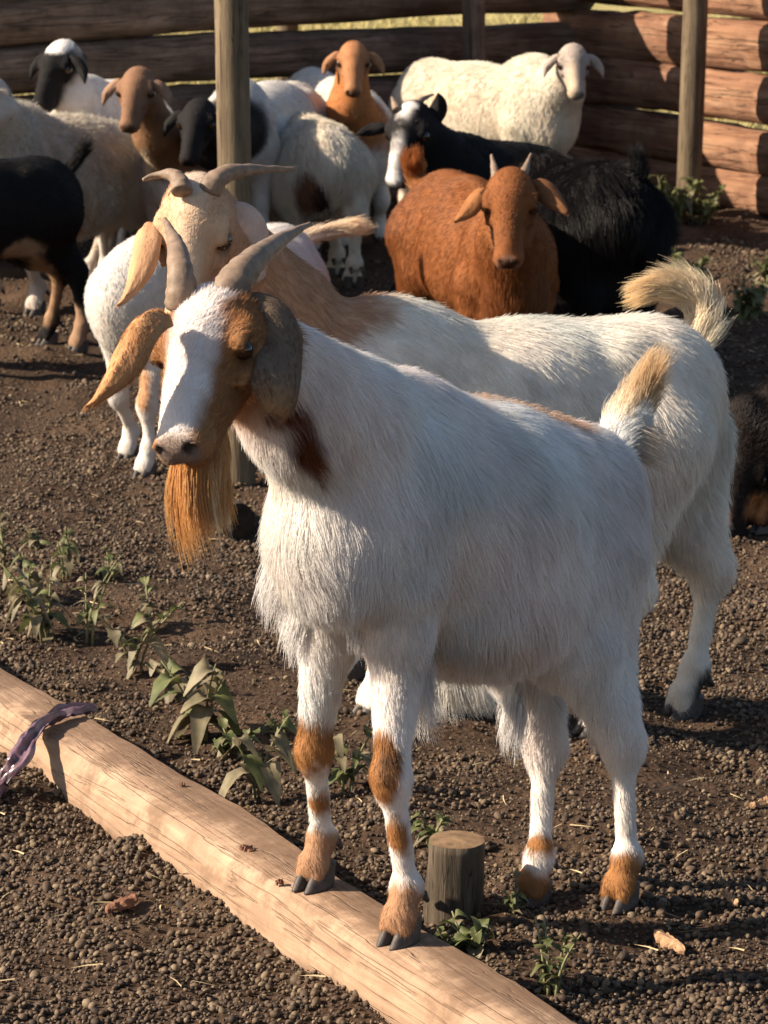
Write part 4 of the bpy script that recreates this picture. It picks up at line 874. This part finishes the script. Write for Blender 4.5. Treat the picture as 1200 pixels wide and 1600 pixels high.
# shaggy goat right edge
beast('shaggy black brown goat with its head down at the right edge', 'goat', (1235, 690, 6.62), (1420, 660, 6.85), .82, (.014, .010, .009), GG, extra=lambda B, S, R_, h, l, u, s_: B.ell(P(1165, 700, 6.56), np.eye(3), (.065, .08, .115)), headspec=((1152, 715, 6.5), (-25, 62), .95, (.014, .010, .009), (.05, .04, .04)), hl=.035, seed=15, nhair=30000, rad=.0006, res=.008, clump=.5, curl=.03, nthick=1.2,
      patches=[((1185, 800, 6.45), (.025, .1, .025), (.45, .2, .08)), ((1125, 800, 6.5), (.012, .1, .02), (.3, .15, .08))], neckmid=(1200, 690, 6.55), feet=[(1192, 822), None, None, None],
      ears=[dict(p=[(1145, 705, 6.5), (1135, 700, 6.5), (1122, 730, 6.48), (1118, 765, 6.48)], w=.03, col=(.013, .010, .009), n=(-.3, -.8, .3)), dict(p=[(1190, 700, 6.5), (1205, 700, 6.5), (1212, 730, 6.48), (1215, 760, 6.48)], w=.026, col=(.013, .010, .009), n=(.3, -.8, .3))])
print('animals', time.time() - T0)
# ================================================================= PLANTS AND SMALL THINGS
def leaf_mat(name, a, b_):
    m, nt, b = newmat(name); L = nt.links.new; tc = nd(nt, 'ShaderNodeTexCoord'); n = nd(nt, 'ShaderNodeTexNoise', i_Scale=35., i_Detail=5.); L(tc.outputs['Object'], n.inputs['Vector'])
    r = ramp(nt, [(.35, a), (.65, b_)], n.outputs[0]); L(r.outputs[0], b.inputs['Base Color']); b.inputs['Roughness'].default_value = .6; b.inputs['Specular IOR Level'].default_value = .35
    t = nd(nt, 'ShaderNodeBsdfTranslucent'); L(r.outputs[0], t.inputs[0]); mx = nd(nt, 'ShaderNodeMixShader'); mx.inputs[0].default_value = .3
    L(b.outputs[0], mx.inputs[1]); L(t.outputs[0], mx.inputs[2]); L(mx.outputs[0], nt.nodes['Material Output'].inputs[0]); return m
M_LG = leaf_mat('green_leaf', (.065, .08, .024), (.16, .16, .06)); M_LD = leaf_mat('dusty_leaf', (.12, .10, .055), (.27, .22, .13)); M_STEM = simple('stem_green', (.16, .15, .07), .7, .2, 40, .3)
def leaf(base, d, L, W, rng, droop=.5, nu=7):
    d = unit(d); b = unit(np.cross(d, A(0, 0, 1)) + rng.normal(0, .15, 3)); up = np.cross(b, d); V = []
    tw = rng.uniform(-.5, .5); fold = rng.uniform(.1, .5); wv = rng.uniform(0, 6)
    for i in range(nu):
        t = i / (nu - 1); c = base + d * L * t + A(0, 0, -1) * droop * L * t * t + up * L * .18 * math.sin(t * math.pi)
        w_ = W * (math.sin(math.pi * min(1, t * .93 + .04) ** .75) ** .8) * (1 + .12 * math.sin(t * 17 + wv)); bb = b * math.cos(tw * t) + up * math.sin(tw * t)
        for v in (-1, -.5, 0, .5, 1): V.append(c + bb * v * w_ + up * (abs(v) * fold * w_ + .12 * w_ * math.sin(t * 9 + v * 3 + wv)))
    return V, [[i * 5 + j, i * 5 + j + 1, (i + 1) * 5 + j + 1, (i + 1) * 5 + j] for i in range(nu - 1) for j in range(4)]
def weed(px, py, hgt_, nst, L, W, mixg, label, group=None, seed=0, spread=.5, droop=.5, name='weed', per=6, z=None, rot=None):
    rng = np.random.default_rng(seed); b0 = G(px, py, 0); b0[2] = H(b0[0], b0[1]) - .004; root = empty(name, tuple(b0), label, 'weed', group); st = []; lv = [[], []]
    for k in range(nst):
        a = rng.random() * 6.28; hh = hgt_ * rng.uniform(.6, 1.1); tip = b0 + A(math.cos(a) * spread * hh, math.sin(a) * spread * hh, hh)
        bb = b0 + A(math.cos(a), math.sin(a), 0) * .01 * rng.random() * nst * .5; pth = bez([bb, bb + A(0, 0, hh * .5), tip + A(0, 0, 0)], 8); st.append(tube(pth, np.linspace(.0028, .0012, 8), 6))
        for j in range(per):
            t = .25 + .75 * (j + rng.random()) / per; p = pth[min(7, int(t * 7))]; an = rng.random() * 6.28; el = rng.uniform(-.1, .9) if t < .85 else rng.uniform(.5, 1.4)
            g = rng.random() < mixg; lv[0 if g else 1].append(leaf(p, A(math.cos(an), math.sin(an), el), L * rng.uniform(.55, 1.15) * (1.1 - .4 * t), W * rng.uniform(.6, 1.15) * (1.1 - .3 * t), rng, droop * (.8 if g else 1.2) * rng.uniform(.5, 1.4)))
    mesh_obj('stem', *merge(st), M_STEM, root)
    if lv[0]: mesh_obj('foliage', *merge(lv[0]), M_LG, root)
    if lv[1]: mesh_obj('wilted_foliage', *merge(lv[1]), M_LD, root)
WG = 'weeds growing from the dung'
weed(75, 985, .15, 6, .060, .016, .4, 'broad clump of half wilted weeds left of the hanging beard, leftmost big clump', WG, 1, .55, .9)
weed(135, 990, .17, 3, .045, .009, .7, 'upright green weed beside the broad wilted clump', WG, 2, .4, .6)
weed(172, 905, .075, 2, .035, .010, .6, 'small weed behind the wilted clumps, below the goat hooves', WG, 3)
weed(208, 1045, .16, 3, .055, .013, .55, 'spreading weed with pale broken stems between the wilted clump and the plank', WG, 4, .7, .9)
weed(318, 1150, .15, 3, .085, .026, .4, 'weed with large drooping dusty leaves just behind the plank middle', WG, 5, .5, 1.0)
weed(403, 1240, .14, 2, .080, .026, .35, 'weed with star shaped top and a big dark leaf, left of the first hoof', WG, 6, .35, 1.0)
weed(545, 1235, .13, 3, .055, .014, .75, 'green leafy weed seen between the nearest goat\'s front legs', WG, 7, .4, .6)
weed(8, 885, .10, 2, .07, .014, .4, 'tall thin leaved weed at the left edge of the view', WG, 8, .3, .5)
weed(672, 1312, .05, 3, .035, .010, .8, 'low green weed behind the post stump', WG, 9)
weed(722, 1475, .05, 5, .045, .012, .8, 'low green weed in front of the post stump beside the plank', WG, 10, .9)
weed(858, 1545, .095, 4, .026, .007, .75, 'tall small leaved sprig below the hind hooves', WG, 11, .45, .4, per=11)
weed(806, 1425, .05, 3, .022, .006, .7, 'tiny weed touching the nearer left hind hoof', WG, 12, .5, .4)
weed(1045, 352, .17, 12, .075, .016, .95, 'bushy green weed at the foot of the pole by the sunlit fence', WG, 13, .7, .5, per=9)
weed(1100, 352, .12, 9, .07, .015, .9, 'dark green weed right of the pole at the sunlit fence', WG, 17, .9, .5, per=8)
weed(1078, 440, .10, 7, .06, .013, .9, 'green weed behind the curled tan tail', WG, 14, .8, .5, per=8)
weed(1172, 488, .14, 9, .075, .015, .85, 'green weed at the right edge, beyond the white rump', WG, 15, .7, .5, per=8)
weed(1196, 440, .10, 6, .06, .013, .85, 'small green weed at the very right edge behind the other', WG, 16, .7, .5)
weed(60, 850, .06, 3, .04, .010, .5, 'small half dry weed above the broad wilted clump', WG, 18, .7)
weed(440, 1150, .035, 4, .025, .007, .9, 'tiny green seedling weed left of the goat\'s banded leg', WG, 19, .8)

weed(40, 935, .10, 4, .05, .014, .3, 'dry ragged weed at the far left between the taller ones', WG, 20, .7, 1.0)
weed(105, 905, .11, 4, .045, .012, .45, 'thin branching weed rising behind the broad wilted clump', WG, 21, .5, .8)
weed(235, 975, .10, 2, .045, .012, .4, 'lean single stemmed weed right of the spreading weed', WG, 22, .4, .8)
weed(280, 1085, .07, 3, .05, .015, .3, 'low wilted weed left of the one with large drooping leaves', WG, 23, .9, 1.1)
weed(365, 1180, .06, 4, .045, .012, .55, 'low bushy weed between the two large leaved weeds by the plank', WG, 24, .9, .8)

def shard(px, py, L, W, ang, mat, label, cat, seed, th=.008, name='bark_chip', tilt=.25, z0=None):
    rng = np.random.default_rng(seed); c = G(px, py, z0 or 0); c[2] = z0 + .003 if z0 else H(c[0], c[1]) + .010; a = math.radians(ang); d = A(math.cos(a), math.sin(a), rng.uniform(-tilt, tilt)); d = unit(d); b = unit(np.cross(A(0, 0, 1), d)); up = np.cross(d, b); V = []; nu_, nv_ = 14, 6
    for sd in (1, -1):
        for i in range(nu_):
            for j in range(nv_):
                t = i / (nu_ - 1) * 2 - 1; v = j / (nv_ - 1) * 2 - 1; w_ = W * (1 - abs(t) ** 2.2) ** .6 * (1 + .3 * noise3(A(t * 5, sd * 0 + np.sign(v) * 2, seed), 3)) + .0008
                V.append(c + d * t * L + b * v * w_ + up * (sd * th * .5 * (1 - .5 * abs(v)) + .004 * noise3(A(t * 4, v * 3, seed), 4) + .35 * w_ * (1 - v * v)))
    Fs = []; o = nu_ * nv_
    for i in range(nu_ - 1):
        for j in range(nv_ - 1):
            k = i * nv_ + j; Fs += [[k, k + nv_, k + nv_ + 1, k + 1], [o + k, o + k + 1, o + k + nv_ + 1, o + k + nv_]]
        k = i * nv_; Fs += [[k, o + k, o + k + nv_, k + nv_]]; k = i * nv_ + nv_ - 1; Fs += [[k, k + nv_, o + k + nv_, o + k]]
    for j in range(nv_ - 1): Fs += [[j, j + 1, o + j + 1, o + j]]; k = (nu_ - 1) * nv_ + j; Fs += [[k, o + k, o + k + 1, k + 1]]
    tag(mesh_obj(name, np.array(V), Fs, mat, smooth=False), label, cat)
M_BARK = simple('bark_red', (.16, .075, .045), .85, .2, 60, .45, .003); M_CHIP = simple('chip_wood', (.34, .20, .11), .85, .2, 60, .35, .003)
shard(190, 1410, .036, .012, 62, M_BARK, 'reddish brown flake of bark lying on the pellets below the plank', 'bark flake', 1)
shard(1046, 1466, .034, .010, -58, M_CHIP, 'splintered tan wood chip lying below the hind hooves', 'wood chip', 2, name='wood_chip')
shard(1141, 1408, .018, .004, -60, M_CHIP, 'thin tan splinter of wood lying right of the hind hooves', 'wood chip', 3, name='wood_chip')
shard(285, 1231, .0045, .003, 20, M_BARK, 'tiny dark crumb of bark on the middle of the plank', 'bark crumb', 5, th=.005, z0=PZ, name='bark_crumb', tilt=.05)
shard(437, 1383, .006, .0035, -20, M_BARK, 'dark crumb of bark on the plank left of the first hoof', 'bark crumb', 6, th=.005, z0=PZ, name='bark_crumb', tilt=.05)
shard(386, 1330, .012, .008, -35, M_BARK, 'thin dark bark scab on the plank between crumbs', 'bark crumb', 7, th=.003, z0=PZ - .001, name='bark_crumb', tilt=.02)
shard(1190, 1238, .02, .005, 10, M_CHIP, 'small pale splinter at the right edge', 'wood chip', 4, name='wood_chip')

# wrinkled mauve strip draped over the plank
def strip():
    ctr = [G(150, 1108, PZ + .008), G(100, 1112, PZ + .014), G(62, 1130, PZ + .012), G(40, 1162, PZ + .004), G(28, 1195, .05), G(5, 1225, .015), G(-45, 1262, .012)]
    C = bez(ctr, 60); C2 = np.array([np.interp(np.linspace(0, 1, 60), np.linspace(0, 1, len(ctr)), [c[k] for c in ctr]) for k in range(3)]).T; C = C * .35 + C2 * .65
    nv_ = 13; V = []; W = np.interp(np.linspace(0, 1, 60), [0, .1, .5, .8, 1], [.004, .012, .019, .017, .022])
    for sd in (1, -1):
        for i in range(60):
            t = unit(C[min(i + 1, 59)] - C[max(i - 1, 0)]); b = unit(np.cross(A(0, -.25, 1), t)); up = np.cross(t, b)
            for j in range(nv_):
                v = j / (nv_ - 1) * 2 - 1; z = .005 * math.sin(v * 5 + i * .12) + .004 * noise3(A(i * .18, v * 3.5, 0), 3) + .0025 * noise3(A(i * .5, v * 6, 3), 6)
                V.append(C[i] + b * v * W[i] * (1 + .2 * noise3(A(i * .2, 0, 1), 5)) + up * (z + .004 + sd * .0012))
    Fs = []; o = 60 * nv_
    for i in range(59):
        for j in range(nv_ - 1): k = i * nv_ + j; Fs += [[k, k + 1, k + nv_ + 1, k + nv_], [o + k, o + k + nv_, o + k + nv_ + 1, o + k + 1]]
    m, nt, b = newmat('mauve_film'); tc = nd(nt, 'ShaderNodeTexCoord'); n = nd(nt, 'ShaderNodeTexNoise', i_Scale=28., i_Detail=6.); nt.links.new(tc.outputs['Object'], n.inputs['Vector'])
    r = ramp(nt, [(.35, (.05, .022, .03)), (.55, (.16, .09, .11)), (.75, (.26, .19, .2))], n.outputs[0]); nt.links.new(r.outputs[0], b.inputs['Base Color']); b.inputs['Roughness'].default_value = .32; b.inputs['Specular IOR Level'].default_value = .6
    tag(mesh_obj('plastic_strip', np.array(V), Fs, m), 'wrinkled mauve strip draped over the plank at the left edge', 'plastic strip')
strip()
# straw and grass blades
def blades(name, n, xr, yr, L, col, label, cat, flat, seed, wd=.0012, dark=None):
    rng = np.random.default_rng(seed); x = rng.uniform(*xr, n); y = rng.uniform(*yr, n); b = np.stack([x, y, hgt(x, y) + (.008 if flat else 0)], -1); an = rng.random(n) * 6.28
    d = np.stack([np.cos(an), np.sin(an), rng.uniform(-.02, .15, n) if flat else rng.uniform(1, 4, n)], -1); d /= np.linalg.norm(d, axis=1)[:, None]; s_ = np.cross(d, rng.normal(0, 1, (n, 3))); s_ /= np.linalg.norm(s_, axis=1)[:, None]
    Ls = L * rng.uniform(.4, 1.2, n)[:, None]; bn = np.stack([np.cos(an + 1), np.sin(an + 1), -.5 + an * 0], -1) * Ls * .25
    V = np.stack([b - s_ * wd, b + s_ * wd, b + d * Ls * .5 + bn * .4 + s_ * wd * .8, b + d * Ls * .5 + bn * .4 - s_ * wd * .8, b + d * Ls + bn * 1.2], 1).reshape(-1, 3)
    k = np.arange(n)[:, None] * 5; q = np.concatenate([k + A(0, 1, 2).astype(int), k + A(0, 2, 3).astype(int), k + A(3, 2, 4).astype(int)]).astype(int)
    tag(mesh_obj(name, V, q, simple(name + '_mat', col, .8, .2, 3, .35), smooth=False), label, cat, kind='stuff')
blades('straw', 900, (-1.2, 1.4), (3.4, 9), .035, (.42, .32, .18), 'scattered bits of dry straw on the soil', 'straw', True, 5)
blades('dry_grass', 26000, (-7, 6), (12.9, 21), .20, (.40, .33, .14), 'dry yellow grass growing beyond the log fence', 'grass', False, 6, .003)
print('done', time.time() - T0)
